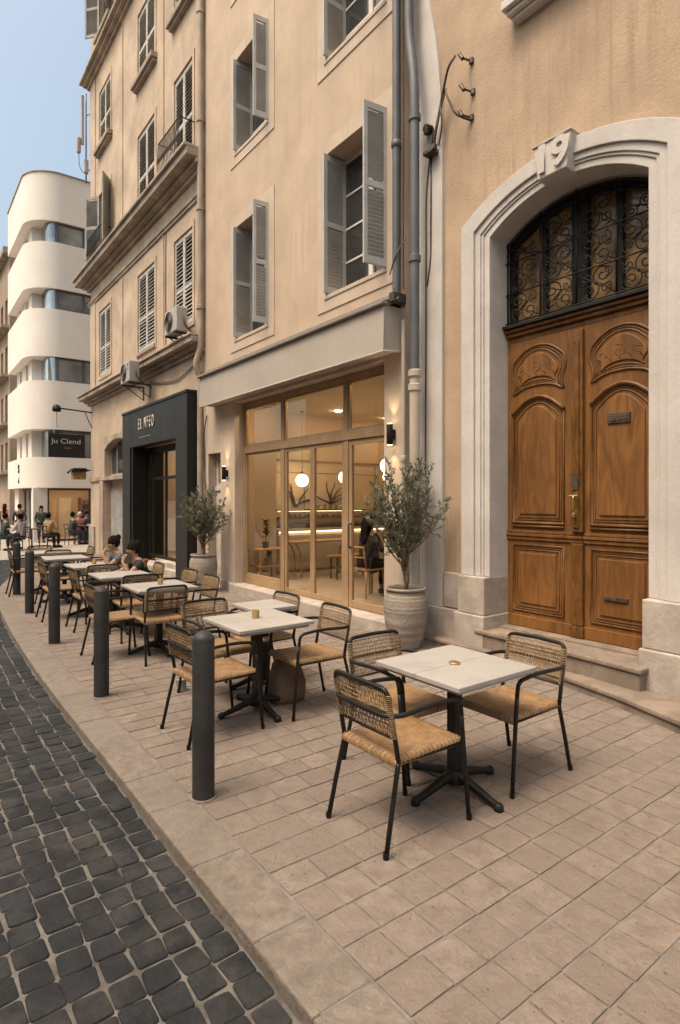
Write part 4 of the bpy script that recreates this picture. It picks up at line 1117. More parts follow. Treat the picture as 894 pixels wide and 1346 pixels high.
for x in (5.05, 6.95, 7.6): 
    for z in (.3, .7, 1.1, 1.5): box(bm, x, 29.6, z, x+.6, 30.19, z+.03)
    for k in range(22): box(bm, x+.03+.025*(k % 20), 29.7, .33+.4*(k % 4), x+.05+.025*(k % 20), 29.9, .33+.4*(k % 4)+.18)
    box(bm, x-.03, 29.6, 0, x-.001, 30.19, 1.8)
obj('shop_shelf', bm, M['sack'], WB)
bm = BM(); box(bm, 6.05, 30.1, 0, 6.6, 30.19, 1.8); box(bm, 6.15, 30.08, .9, 6.5, 30.099, 1.3); obj('shop_door', bm, M['frame_white'], WB)
bm = BM(); box(bm, 5.0, 26.86, .02, 12.9, 26.87, 2.08); box(bm, 4.62, 27.3, 0, 4.63, 30.38, 2.1); gp = obj('shop_glass', bm, M['case_glass'], WB)
bm = BM()
for x in (4.99, 6.62, 8.2, 9.8): box(bm, x-.03, 26.83, -.05, x+.03, 26.90, 2.10)
box(bm, 4.96, 26.825, 2.101, 12.9, 26.905, 2.19); box(bm, 4.96, 26.84, -.05, 12.9, 26.89, .06)
obj('shop_frame', bm, M['dark_metal'], WB)
bm = BM()
for y in (27.28, 28.6, 29.9): box(bm, 4.59, y, -.05, 4.66, y+.06, 2.10)
box(bm, 4.585, 27.27, 2.101, 4.665, 30.38, 2.19)
obj('shop_frame', bm, M['dark_metal'], WB)
text_mesh('wall_letters', 'S', .5, .02, M['iron'], WB, (4.13, 28.4, 3.0)); text_mesh('wall_letters', 'i', .36, .02, M['iron'], WB, (4.13, 28.4, 2.5))
# far houses down the street
for k, (y0, y1, h, x0, lab) in enumerate(((46.4, 58, 19.2, 6.2, 'tan apartment house with balcony ledges just beyond the white rounded building'), (58.3, 75, 17.0, 6.6, 'farthest brown apartment house at the left end of the street'))):
    t = thing('apartment_house', lab, 'building', (x0, y0, 0), 0, 'houses far down the street')
    hs = [(y, y+1.1, z, z+2.0) for y in [y0+1+2.2*i for i in range(4)] for z in (3.8, 7.2, 10.6, 14)]
    bm = BM(); wall_front(bm, x0, y0, y1, 0, h, hs, .25); shell(bm, x0, y0, y1, 0, h, 12); obj('wall', bm, M['far_plaster'], t)
    bm = BM()
    for a, b, c, d_ in hs: box(bm, x0+.2, a, c, x0+.23, b, d_)
    obj('pane', bm, M['pane_dark'], t)
    bm = BM()
    for z in (3.5, 6.9, 10.3, 13.7): box(bm, x0-.5, y0+.3, z, x0+.02, y1-.3, z+.18)
    box(bm, x0-.4, y0, h-.4, x0+.02, y1, h); obj('balcony_ledge', bm, M['stone_old'], t)

# houses on the other side of the street (mirrored in the shop glass and the windows)
QX = -7.5
t = thing('opposite_house', 'pale plastered house across the street, seen only mirrored in the cafe glass', 'building', (QX, 8, 0))
hs = [(y, y+1.1, z, z+2.0) for y in [-3+2.6*i for i in range(11)] for z in (.8, 4.4, 7.6)]
bm = BM()
Yc = sorted({-6, 27, *[h[0] for h in hs], *[h[1] for h in hs]}); Zc = sorted({0, 10.2, *[h[2] for h in hs], *[h[3] for h in hs]})
for a, b in zip(Yc, Yc[1:]):
    for c, d_ in zip(Zc, Zc[1:]):
        if not any(h[0] < (a+b)/2 < h[1] and h[2] < (c+d_)/2 < h[3] for h in hs): quad(bm, (QX,a,c), (QX,b,c), (QX,b,d_), (QX,a,d_))
box(bm, QX-9, -6, 0, QX-.25, 27, 10.2); box(bm, QX-.3, -6.1, 10.201, QX+.35, 27.1, 10.5)
obj('wall', bm, M['surround'], t)
for h in hs:
    bm = BM(); a, b, c, d_ = h
    for (y0, y1, z0, z1) in ((a, a+.09, c, d_), (b-.09, b, c, d_), (a+.09, b-.09, c, c+.1), (a+.09, b-.09, d_-.09, d_), ((a+b)/2-.05, (a+b)/2+.05, c+.1, d_-.09), (a+.09, (a+b)/2-.05, (c+d_)/2, (c+d_)/2+.04), ((a+b)/2+.05, b-.09, (c+d_)/2, (c+d_)/2+.04)): box(bm, QX-.16, y0, z0, QX-.10, y1, z1)
    wn = obj('window', bm, M['frame_white'], t)
    bm = BM(); box(bm, QX-.15, a+.05, c+.05, QX-.13, b-.05, d_-.05); obj('pane', bm, M['pane_dark'], wn)

# ------------------------------------------------------------------ bollards
def bollard_bm():
    bm = BM(); lathe(bm, [(.063,-.02),(.063,.905),(.060,.918),(.040,.938),(.012,.952),(.002,.954)], 32, cap=False); return bm
labs = ['dark grey steel bollard nearest the camera, in front of the second table', 'dark steel bollard second along the kerb, before the third table',
        'dark steel bollard third from the camera along the kerb', 'dark steel bollard fourth along the kerb, where it starts to bend', 'farthest dark steel bollard at the bend of the kerb']
b0 = None
for i, (x, y) in enumerate(((1.40,3.17),(1.41,5.32),(1.48,7.60),(1.58,9.86),(1.70,11.9))):
    if b0 is None:
        b0 = thing('bollard', labs[0], 'bollard', (x, y, 0), 0, 'dark steel bollards along the kerb')
        obj('post', bollard_bm(), M['bollard'], b0, world=False, smooth=True, autosmooth=40)
        bm = BM(); lathe(bm, [(.076,-.01),(.076,.004),(.070,.008),(.0635,.008)], 32, cap=False); obj('base_ring', bm, M['kerb'], b0, world=False)
    else: dup(b0, (x, y, 0), rnd.uniform(0,3), labs[i])

# ------------------------------------------------------------------ tables
def make_table(loc, label, rot, s, z=.735):
    t = thing('cafe_table', label, 'table', loc, rot, 'square stone topped cafe tables on the pavement')
    bm = BM(); h = s/2; g = .0015
    def tile(a, b, c, d_): box(bm, a, c, z-.028, b, d_, z)
    tile(-h, -g, -h, -g); tile(g, h, -h, -g); tile(-h, -g, g, h); tile(g, h, g, h)
    box(bm, -h+.03, -h+.03, z-.05, h-.03, h-.03, z-.029)
    obj('tabletop', bm, M['marble'], t, world=False, bevel=.004)
    bm = BM(); box(bm, -.032, -.032, .045, .032, .032, z-.045); box(bm, -.17, -.17, z-.058, .17, .17, z-.051); obj('column', bm, M['cast_iron'], t, world=False, bevel=.005)
    bm = BM()
    for k in range(4):
        a = PI/4*0 + k*PI/2; c_, s_ = math.cos(a), math.sin(a)
        prof = [(.02,.085),(.09,.078),(.18,.055),(.27,.032),(.315,.024)]
        tube(bm, [(c_*u, s_*u, v) for u, v in prof], [.034,.030,.025,.021,.020], 8)
        lathe(bm, [(.022,0),(.028,.006),(.028,.030),(.018,.043),(.004,.046)], 12, (c_*.318, s_*.318, 0), cap=False)
    lathe(bm, [(.06,.04),(.065,.08),(.05,.115)], 16)
    obj('foot', bm, M['cast_iron'], t, world=False, smooth=True, autosmooth=50)
    return t
tb = make_table((2.625,2.375,0), 'nearest square pale stone table with a round brass cap at its centre', 0, .66)
bm = BM(); lathe(bm, [(.034,.735),(.034,.742),(.028,.746),(.002,.746)], 20, cap=False); obj('centre_cap', bm, M['brass'], tb, world=False)
TL = [((2.33,4.22,0), 'pale stone table carrying an amber candle jar, behind the nearest bollard'),
      ((2.36,6.55,0), 'pale stone table with a candle, between the second bollard and the farther olive pot'),
      ((2.33,7.87,0), 'pale stone table where the person in black sits, just past the third table'),
      ((2.32,9.25,0), 'pale stone table where the person in grey leans, fifth along the terrace'),
      ((2.25,10.75,0), 'pale stone table second from the far end of the terrace'),
      ((2.25,12.05,0), 'farthest pale stone table at the end of the terrace')]
src = make_table(TL[0][0], TL[0][1], 0, .66)
for l, lab in TL[1:]: dup(src, l, rnd.uniform(-.04,.04), lab)
t2 = make_table((2.72,4.80,0), 'small pale stone table tucked just behind the candle jar table', 0, .44, .73)
# candles
for i, ((x, y), lab) in enumerate((((2.34,4.27), 'amber glass candle jar on the stone table behind the nearest bollard'), ((2.40,6.62), 'amber candle jar on the third table, near the second bollard'), ((2.36,9.3), 'small amber candle jar on the table of the person in grey'))):
    t = thing('candle_jar', lab, 'candle', (x, y, .735), 0, 'amber candle jars on the tables')
    bm = BM(); lathe(bm, [(.026,.001),(.030,.004),(.031,.06),(.029,.064),(.027,.06),(.026,.03)], 20, (x,y,.735)); obj('jar', bm, M['candle_glass'], t, smooth=True, autosmooth=40)
    bm = BM(); lathe(bm, [(.025,.031),(.025,.048),(.002,.048)], 16, (x,y,.735)); obj('wax', bm, M['wax'], t)

# ------------------------------------------------------------------ chairs
TR = .0125
def make_chair(loc, rot, label):
    t = thing('rattan_armchair', label, 'chair', loc, rot, 'black framed rattan armchairs on the terrace')
    ys_ = .215
    def bx_(z): return -.20 - .065*(z-.42)/.37
    for s in (1, -1):
        bm = BM(); tube(bm, [(-.295,s*.232,0),(-.25,s*.224,.21),(-.205,s*ys_,.40),(-.20,s*ys_,.425)], TR, 8); obj('leg', bm, M['tube'], t, smooth=True, world=False)
        bm = BM(); tube(bm, [(.292,s*.232,0),(.268,s*.228,.25),(.245,s*.226,.50),(.238,s*.226,.565)], TR, 8); obj('leg', bm, M['tube'], t, smooth=True, world=False)
        bm = BM(); lathe(bm, [(.014,0),(.0145,.012),(.0145,.03)], 8, (-.295,s*.232,0)); lathe(bm, [(.014,0),(.0145,.012),(.0145,.03)], 8, (.292,s*.232,0))
        obj('foot_cap', bm, M['black_deep'], t, world=False)
    P = bend([(.238,-.226,.566),(.228,-.228,.652),(.05,-.236,.672),(-.20,-.246,.662),(-.268,-.20,.660),(-.272,0,.660),(-.268,.20,.660),(-.20,.246,.662),(.05,.236,.672),(.228,.228,.652),(.238,.226,.566)], .075, 5)
    bm = BM(); tube(bm, P, TR, 8); obj('arm_rail', bm, M['tube'], t, smooth=True, world=False)
    P = bend([(-.20,-ys_,.426),(bx_(.55),-ys_,.55),(bx_(.79)-.006,-ys_+.004,.79),(bx_(.79)-.016,0,.795),(bx_(.79)-.006,ys_-.004,.79),(bx_(.55),ys_,.55),(-.20,ys_,.426)], .045, 5)
    bm = BM(); tube(bm, P, TR, 8); tube(bm, [(bx_(.545)-.002,-ys_+.006,.545),(bx_(.545)-.008,0,.545),(bx_(.545)-.002,ys_-.006,.545)], .008, 6); obj('back_frame', bm, M['tube'], t, smooth=True, world=False)
    P = [(-.20,-.205,.418),(.25,-.215,.418),(.25,.215,.418),(-.20,.205,.418)]
    bm = BM(); tube(bm, P, .0115, 8, closed=True); obj('seat_frame', bm, M['tube'], t, smooth=True, world=False)
    # woven seat with scalloped edge
    bm = BM(); N_ = 34
    def edge_pt(i, j):
        u = i/N_*2-1; v = j/N_*2-1
        x = .022 + .245*u; y = .218*v*(1+.015*u)
        m_ = max(abs(u), abs(v)); sag = -.016*(1-u*u)*(1-v*v)
        z = .452 + sag - .022*max(0, (m_-.86)/.14)**2
        if m_ > .94:
            k = (i if abs(v) > abs(u) else j); z += .0025*(1 if k % 2 else -1); 
            sc = 1.0 + .006*(1 if k % 2 else -1); x = .022+(x-.022)*sc; y *= sc
        return (x, y, z)
    V = [[bm.verts.new(edge_pt(i, j)) for j in range(N_+1)] for i in range(N_+1)]
    for i in range(N_):
        for j in range(N_): bm.faces.new((V[i][j], V[i+1][j], V[i+1][j+1], V[i][j+1]))
    rim = [V[i][0] for i in range(N_+1)] + [V[N_][j] for j in range(1, N_+1)] + [V[i][N_] for i in range(N_-1, -1, -1)] + [V[0][j] for j in range(N_-1, 0, -1)]
    low = [bm.verts.new((.022+(v.co.x-.022)*.985, v.co.y*.985, v.co.z-.022)) for v in rim]
    for k in range(len(rim)): bm.faces.new((rim[k], rim[(k+1) % len(rim)], low[(k+1) % len(rim)], low[k]))
    bm.faces.new(low)
    obj('seat', bm, M['rattan'], t, smooth=True, world=False, autosmooth=60)
    # woven back, open cord work
    bm = BM(); z0, z1 = .552, .782; nv = 30; nh = 10
    r_ = random.Random(3)
    def bp(y, z, d_=0): return (bx_(z)-.010*(1-(y/.215)**2)+d_, y, z)
    for i in range(nv):
        y = -.198+.396*i/(nv-1); wv = .0030
        pts = [bp(y+r_.uniform(-.0012,.0012), z0+(z1-z0)*k/6, .0022*(1 if (k+i) % 2 else -1)) for k in range(7)]
        tube(bm, pts, wv, 4)
    for j in range(nh):
        z = z0+.012+(z1-z0-.024)*j/(nh-1)
        pts = [bp(-.208+.416*k/10, z+r_.uniform(-.001,.001), .0022*(1 if (k+j) % 2 else -1)) for k in range(11)]
        tube(bm, pts, .0038, 4)
    for j in range(22):   # wraps round the side tubes
        z = z0+(z1-.02-z0)*j/21
        for s in (1, -1): tube(bm, [(bx_(z)-.004, s*(.190), z), (bx_(z)+.013, s*.214, z), (bx_(z)-.004, s*.2305, z), (bx_(z)-.018, s*.214, z), (bx_(z)-.004, s*.190, z)], .003, 4)
    obj('backrest', bm, M['cord'], t, smooth=True, world=False)
    return t
E_, W_, N_f, S_f = 0, PI, PI/2, -PI/2      # facing +x, -x, +y, -y
CH = [((2.14,2.33), E_, 'rattan armchair at the street side of the nearest table, seat fully in view'),
      ((3.09,2.33), W_, 'rattan armchair between the nearest table and the stone door steps'),
      ((2.57,2.78), S_f, 'rattan armchair tucked behind the nearest table'),
      ((1.87,4.07), E_, 'rattan armchair partly hidden by the nearest bollard'),
      ((2.73,4.06), W_, 'rattan armchair at the wall side of the candle jar table, over the brown sack'),
      ((2.22,4.72), S_f, 'rattan armchair with its back to the far tables, behind the candle jar table'),
      ((2.74,4.86), W_, 'rattan armchair tucked against the small table near the cafe door step'),
      ((2.26,6.28), N_f, 'rattan armchair showing its open woven back, at the third table'),
      ((2.74,6.58), W_, 'rattan armchair on the wall side of the third table, before the farther olive pot'),
      ((1.90,6.62), E_, 'rattan armchair on the kerb side of the third table, behind the second bollard'),
      ((2.78,7.30), W_, 'rattan armchair angled between the third and fourth tables on the wall side'),
      ((2.36,7.40), N_f, 'rattan armchair tucked between the third and fourth tables, back to camera'),
      ((2.10,8.30), E_, 'rattan armchair standing clear of the tables near the third bollard'),
      ((2.72,8.30), W_, 'rattan armchair in which the person in black sits'),
      ((2.74,9.30), W_, 'rattan armchair in which the person in grey sits'),
      ((1.90,9.25), E_, 'rattan armchair on the kerb side of the fifth table'),
      ((2.30,8.80), N_f, 'rattan armchair tucked before the fifth table, back to camera'),
      ((2.08,10.45), E_, 'rattan armchair near the fourth bollard, turned to the wall'),
      ((2.70,10.85), W_, 'rattan armchair on the wall side of the second farthest table'),
      ((2.30,11.25), S_f, 'rattan armchair between the two farthest tables'),
      ((1.86,11.95), E_, 'rattan armchair near the farthest bollard'),
      ((2.24,12.55), S_f, 'farthest rattan armchair, facing the camera at the terrace end'),
      ((2.72,12.0), W_, 'rattan armchair on the wall side of the farthest table')]
c0 = None
for (x, y), r, lab in CH:
    if c0 is None: c0 = make_chair((x, y, 0), r, lab)
    else: dup(c0, (x, y, 0), r + rnd.uniform(-.05,.05), lab)
# brown sack under the chair and the small grey can
bm = BM(); N_ = 14; rings = []
r_ = random.Random(5)
for k, (z, sx, sy) in enumerate(((0,.15,.11),(.05,.165,.12),(.14,.155,.105),(.24,.135,.085),(.31,.115,.06),(.35,.10,.035),(.375,.095,.02))):
    rings.append([bm.verts.new((2.65+sx*math.copysign(abs(math.cos(2*PI*i/N_))**.6, math.cos(2*PI*i/N_))+r_.uniform(-.010,.010), 4.30+sy*math.copysign(abs(math.sin(2*PI*i/N_))**.6, math.sin(2*PI*i/N_))+r_.uniform(-.010,.010), z+.002+(r_.uniform(-.010,.010) if k else 0))) for i in range(N_)])
for a, b in zip(rings, rings[1:]):
    for i in range(N_): bm.faces.new((a[i], a[(i+1) % N_], b[(i+1) % N_], b[i]))
bm.faces.new(rings[0]); bm.faces.new(rings[-1])
tag(obj('sack', bm, M['sack'], smooth=True), 'crumpled brown sack standing under the chair by the candle jar table', 'bag')
t = thing('tin_can', 'small dark grey can standing on the pavement beyond the nearest bollard', 'can', (2.02,5.05,0))
bm = BM(); lathe(bm, [(.042,0),(.046,.004),(.044,.02),(.044,.10),(.046,.104),(.042,.108),(.040,.10),(.002,.10)], 20, (2.02,5.05,0)); obj('can_body', bm, M['shutter_grey'], t, smooth=True, autosmooth=40)

# ------------------------------------------------------------------ potted olive trees
def olive(loc, seed, label, plabel, ztop, zlow, wid, lean=0.0, nbr=26):
    x0, y0, _ = loc; r_ = random.Random(seed)
    p = thing('olive_pot', plabel, 'plant pot', loc, 0, 'ridged pale pots holding olive trees')
    prof = [(.150,0),(.165,.01),(.195,.10),(.232,.24),(.255,.40),(.258,.48),(.248,.57),(.222,.635),(.212,.655)]
    pp = []
    for (a, b) in zip(prof, prof[1:]):
        for k in range(5):
            t = k/5; pp.append((a[0]+(b[0]-a[0])*t + .0048*math.sin((a[1]+(b[1]-a[1])*t)*2*PI/.042), a[1]+(b[1]-a[1])*t))
    pp += [(.215,.658),(.238,.664),(.240,.688),(.228,.695),(.210,.690),(.205,.66),(.203,.64)]
    bm = BM(); lathe(bm, pp, 40, (x0,y0,0), cap=False)
    for v in bm.verts:
        v.co.z += .003*math.sin(3*math.atan2(v.co.y-y0, v.co.x-x0)) if .05 < v.co.z < .62 else 0
    lathe(bm, [(.001,.002),(.149,.001)], 40, (x0,y0,0), cap=False)
    obj('pot_body', bm, M['terracotta_white'], p, smooth=True)
    bm = BM(); lathe(bm, [(.001,.652),(.10,.650),(.204,.640)], 24, (x0,y0,0), cap=False); obj('soil', bm, M['soil'], p, smooth=True)
    t = thing('olive_tree', label, 'tree', (x0, y0, .64), 0, 'potted olive trees')
    tr, fo = BM(), BM()
    split = zlow-.12
    tube(tr, [(x0,y0,.62),(x0+.012,y0-.01,.76),(x0+.004,y0,split),(x0,y0+.01,split+.1)], [.026,.022,.020,.014], 8)
    tube(tr, [(x0+.01,y0,.75),(x0-.035,y0+.02,split),(x0-.06,y0+.03,split+.15)], [.018,.014,.010], 7)
    H = ztop-split
    def leaf_at(p_, d_):
        d_ = (d_ + Vector((r_.gauss(0,.5), r_.gauss(0,.5), r_.gauss(.1,.45)))).normalized()
        ln = r_.uniform(.030,.058); wd = r_.uniform(.0050,.0085)
        s = d_.cross(Vector((r_.gauss(0,1), r_.gauss(0,1), r_.gauss(0,1)))).normalized(); up = d_.cross(s)*.004
        a = fo.verts.new(p_); b = fo.verts.new(p_+d_*ln*.5+s*wd+up); c = fo.verts.new(p_+d_*ln); d2 = fo.verts.new(p_+d_*ln*.5-s*wd+up)
        fo.faces.new((a, b, c)); fo.faces.new((a, c, d2))
    for i in range(nbr):
        a = 2*PI*(i*.618+r_.uniform(-.05,.05)); tip_h = r_.uniform(.48, 1.0)
        spread = wid*.5*(1.0-.55*max(0,tip_h-.45)/.55)*r_.uniform(.55,1.08)
        base = Vector((x0+r_.uniform(-.03,.02), y0+r_.uniform(-.02,.03), split+r_.uniform(-.10,.15)))
        tip = Vector((x0+lean*tip_h+spread*math.cos(a), y0+spread*math.sin(a), split+H*tip_h*r_.uniform(.9,1.0)))
        mid = base.lerp(tip, .5)+Vector((spread*.18*math.cos(a), spread*.18*math.sin(a), -.03))
        P = []
        for k in range(9):
            u = k/8; P.append(base*(1-u)**2+mid*2*u*(1-u)+tip*u*u+Vector((r_.gauss(0,.006),r_.gauss(0,.006),0)))
        tube(tr, P, [.0085*(1-k/8)+.0018 for k in range(9)], 5)
        for k in range(2, 9):
            for _ in range(2 if k < 8 else 1):
                ax = (P[k]-P[k-1]).normalized()
                dr = (ax*.8+Vector((r_.gauss(0,.7), r_.gauss(0,.7), r_.gauss(.25,.5)))).normalized()
                ln = r_.uniform(.07,.17)*(1.1-k*.06)
                Q = [P[k]+dr*ln*m/4+Vector((0,0,.012*(m/4)**2)) for m in range(5)]
                tube(tr, Q, [.0030,.0026,.0022,.0018,.0010], 4)
                for m in range(1, 5):
                    for _ in range(4): leaf_at(Q[m]+Vector((r_.gauss(0,.006),)*3), dr)
        for k in range(3, 9):
            for _ in range(3): leaf_at(P[k], (P[k]-P[k-1]).normalized())
    obj('trunk', tr, M['bark'], t, smooth=True); obj('crown', fo, M['leaf'], t)
olive((4.70,5.00,0), 11, 'young olive tree in the nearer pot, by the white pilaster', 'ridged pale ceramic pot nearer the carved door, by the cafe step', 2.27, 1.10, 1.0, 0, 40)
olive((4.55,10.30,0), 23, 'bushy olive tree in the farther pot, beside the black shopfront', 'ridged pale ceramic pot by the black shopfront', 1.94, 1.00, 1.08, -.02, 40)

# ------------------------------------------------------------------ inside the cafe
FZ = .158
t = thing('cafe_counter', 'curved pale counter with a glowing strip under its top, inside the cafe', 'counter', (7.4,10.6,FZ))
bm = BM(); box(bm, 6.35, 10.62, FZ, 9.3, 11.16, FZ+.84); obj('counter_front', bm, M['counter'], t, bevel=.06)
bm = BM(); box(bm, 6.28, 10.52, FZ+.875, 9.36, 11.19, FZ+.93); obj('counter_top', bm, M['counter'], t, bevel=.012)
bm = BM(); box(bm, 6.37, 10.59, FZ+.845, 9.28, 10.618, FZ+.872); obj('light_strip', bm, M['strip'], t)
t = thing('display_case', 'glass pastry display case standing on the cafe counter', 'display case', (7.4,10.9,FZ+.93))
bm = BM()
for z in (.02, .20, .37): box(bm, 6.55, 10.64, FZ+.932+z, 8.9, 11.1, FZ+.948+z)
for x in (6.55, 7.32, 8.1, 8.88): box(bm, x, 10.64, FZ+.932, x+.02, 10.66, FZ+1.31)
cf = obj('case_frame', bm, M['dark_metal'], t)
bm = BM(); box(bm, 6.57, 10.645, FZ+.955, 8.88, 10.652, FZ+1.30); obj('case_glass', bm, M['case_glass'], t)
bm = BM(); r_ = random.Random(9)
for z in (.953, 1.15):
    for k in range(24): lathe(bm, [(.03,0),(.045,.02),(.03,.05),(.004,.06)], 8, (6.65+.095*k, 10.8+r_.uniform(-.06,.1), FZ+z+.018), cap=False)
obj('pastry', bm, M['oak_flat'], t, smooth=True)
bm = BM(); box(bm, 6.57, 10.98, FZ+1.285, 8.88, 11.0, FZ+1.297); obj('light_strip', bm, M['strip'], t)
# espresso glasses on top
t = thing('glass_rack', 'row of drinking glasses on top of the display case', 'glasses', (7.6,10.9,FZ+1.32))
bm = BM(); box(bm, 7.3, 10.75, FZ+1.319, 8.5, 11.05, FZ+1.335); obj('tray', bm, M['dark_metal'], t)
bm = BM()
for k in range(14): lathe(bm, [(.022,0),(.030,.10),(.028,.10),(.02,.01)], 8, (7.36+.082*k, 10.86+.06*(k % 2), FZ+1.336))
obj('drinking_glass', bm, M['case_glass'], t, smooth=True)
# pendants
for (x, y, z, lab) in ((7.0,10.7,2.12,'glowing globe pendant over the left end of the cafe counter'), (7.45,9.75,2.17,'glowing globe pendant in the middle of the cafe, right of the first globe'), (7.25,8.20,2.33,'higher globe pendant near the nearer olive tree, above another globe'), (8.4,9.45,2.20,'lower globe pendant seen just under the higher one')):
    t = thing('pendant_lamp', lab, 'lamp', (x, y, RH), 0, 'glowing globe pendants in the cafe')
    bm = BM(); tube(bm, [(x,y,RH),(x,y,z+.14)], .006, 6); lathe(bm, [(.05,RH-.02),(.05,RH)], 12, (x,y,0)); obj('cord', bm, M['dark_metal'], t)
    bm = BM(); lathe(bm, [(.022,.12),(.028,.18),(.01,.20)], 12, (x,y,z)); obj('lamp_cap', bm, M['dark_metal'], t)
    bm = BM(); lathe(bm, [(.135*math.sin(PI*k/16)+.0005, -.135*math.cos(PI*k/16)) for k in range(17)], 24, (x,y,z), cap=False); obj('globe', bm, M['globe'], t, smooth=True)
# wooden bar table and bench
t = thing('bar_table', 'narrow oak table with bowed legs in front of the cafe counter', 'table', (6.9,10.0,FZ))
bm = BM(); box(bm, 6.2, 9.72, FZ+.68, 7.7, 10.12, FZ+.72); obj('tabletop', bm, M['oak_flat'], t, bevel=.01)
for x, s in ((6.32,1),(7.58,-1)):
    for y in (9.80, 10.04):
        bm = BM(); tube(bm, bend([(x-s*.06,y,FZ+.68),(x+s*.06,y,FZ+.5),(x+s*.08,y,FZ+.2),(x+s*.08,y,FZ)], .2), .018, 8); obj('leg', bm, M['oak_flat'], t, smooth=True)
t = thing('bench', 'low oak bench beside the narrow oak table in the cafe', 'bench', (7.2,9.3,FZ))
bm = BM(); box(bm, 6.7, 9.1, FZ+.43, 7.7, 9.42, FZ+.46); obj('seat', bm, M['oak_flat'], t, bevel=.008)
for x in (6.8, 7.6):
    for y in (9.16, 9.36):
        bm = BM(); tube(bm, [(x,y,FZ),(x,y,FZ+.43)], .015, 8); obj('leg', bm, M['dark_metal'], t)
# plant stand by the left window
t = thing('plant_stand', 'two tier oak plant stand against the left cafe window', 'plant stand', (5.62,9.85,FZ))
bm = BM(); box(bm, 5.36, 9.62, FZ+.60, 5.92, 10.14, FZ+.625); box(bm, 5.40, 9.66, FZ+.27, 5.88, 10.10, FZ+.295); obj('shelf', bm, M['oak_flat'], t, bevel=.005)
for x, y in ((5.39,9.65),(5.89,9.65),(5.39,10.11),(5.89,10.11)):
    bm = BM(); tube(bm, [(x,y,FZ),(x,y,FZ+.60)], .014, 6); obj('leg', bm, M['oak_flat'], t)
def leafy(name, label, loc, pot, seed, n, h, mpot, big=.16):
    x, y, z = loc; r_ = random.Random(seed)
    t = thing(name, label, 'plant', loc, 0, 'potted plants in the cafe window')
    bm = BM(); lathe(bm, [(pot*.75,0),(pot,pot*1.5),(pot*.94,pot*1.5),(pot*.9,pot*1.3),(.002,pot*1.3)], 24, loc); obj('pot', bm, mpot, t, smooth=True, autosmooth=40)
    st, fo = BM(), BM()
    zt = z+pot*1.3
    tube(st, [(x,y,zt-.02),(x+.01,y,zt+h)], .008, 6)
    for k in range(n):
        a = 2.4*k; el = r_.uniform(.1,1.1); b = Vector((x+.008,y,zt+h*(.25+.75*k/n)))
        d_ = Vector((math.cos(a)*math.cos(el), math.sin(a)*math.cos(el), math.sin(el))); ln = big*r_.uniform(.7,1.1)
        s = d_.cross(Vector((0,0,1))).normalized()*ln*.17
        P = [b, b+d_*ln*.4+s+Vector((0,0,.01)), b+d_*ln-Vector((0,0,ln*.15)), b+d_*ln*.4-s+Vector((0,0,.01)), b+d_*ln*.45]
        v = [fo.verts.new(p) for p in P]
        fo.faces.new((v[0],v[1],v[4])); fo.faces.new((v[1],v[2],v[4])); fo.faces.new((v[2],v[3],v[4])); fo.faces.new((v[3],v[0],v[4]))
    obj('stem', st, M['bark'], t); obj('foliage', fo, M['leaf_green'], t)
leafy('potted_palm', 'tall stemmed green plant on the top shelf of the plant stand', (5.62,9.86,FZ+.626), .075, 2, 26, .40, M['leaf_green'], .17)
leafy('potted_cactus', 'dark leafy plant on the middle shelf of the plant stand', (5.70,9.90,FZ+.296), .08, 4, 22, .10, M['shutter_grey'], .13)
leafy('floor_plant', 'white ceramic floor pot with low green plant under the window shelf', (5.50,9.74,FZ), .13, 6, 8, .02, M['counter'], .06)
# dried branch ornaments on the far walls
def ornament(lab, o, u, seed):
    r_ = random.Random(seed); o, u = Vector(o), Vector(u); z = Vector((0,0,1))
    bm = BM()
    for k in range(6):
        a = r_.uniform(.2, 2.9); P = [o]
        for m in range(5):
            a += r_.uniform(-.4,.4); P.append(P[-1]+(u*math.cos(a)+z*math.sin(a))*.11)
        tube(bm, P, [.026,.022,.018,.014,.010,.006], 5)
    tag(obj('branch_ornament', bm, M['old_iron'], smooth=True), lab, 'wall ornament', 'dark branch ornaments on the cafe walls')
ornament('dark branching wall ornament above the left end of the cafe counter', (7.14,RYB-.04,1.55), (1,0,0), 1)
ornament('dark curled wall ornament between the two left globes', (8.12,RYB-.04,1.60), (1,0,0), 8)
ornament('dark wall ornament behind the woman in the cafe', (RX1-.03,9.7,1.6), (0,1,0), 5)
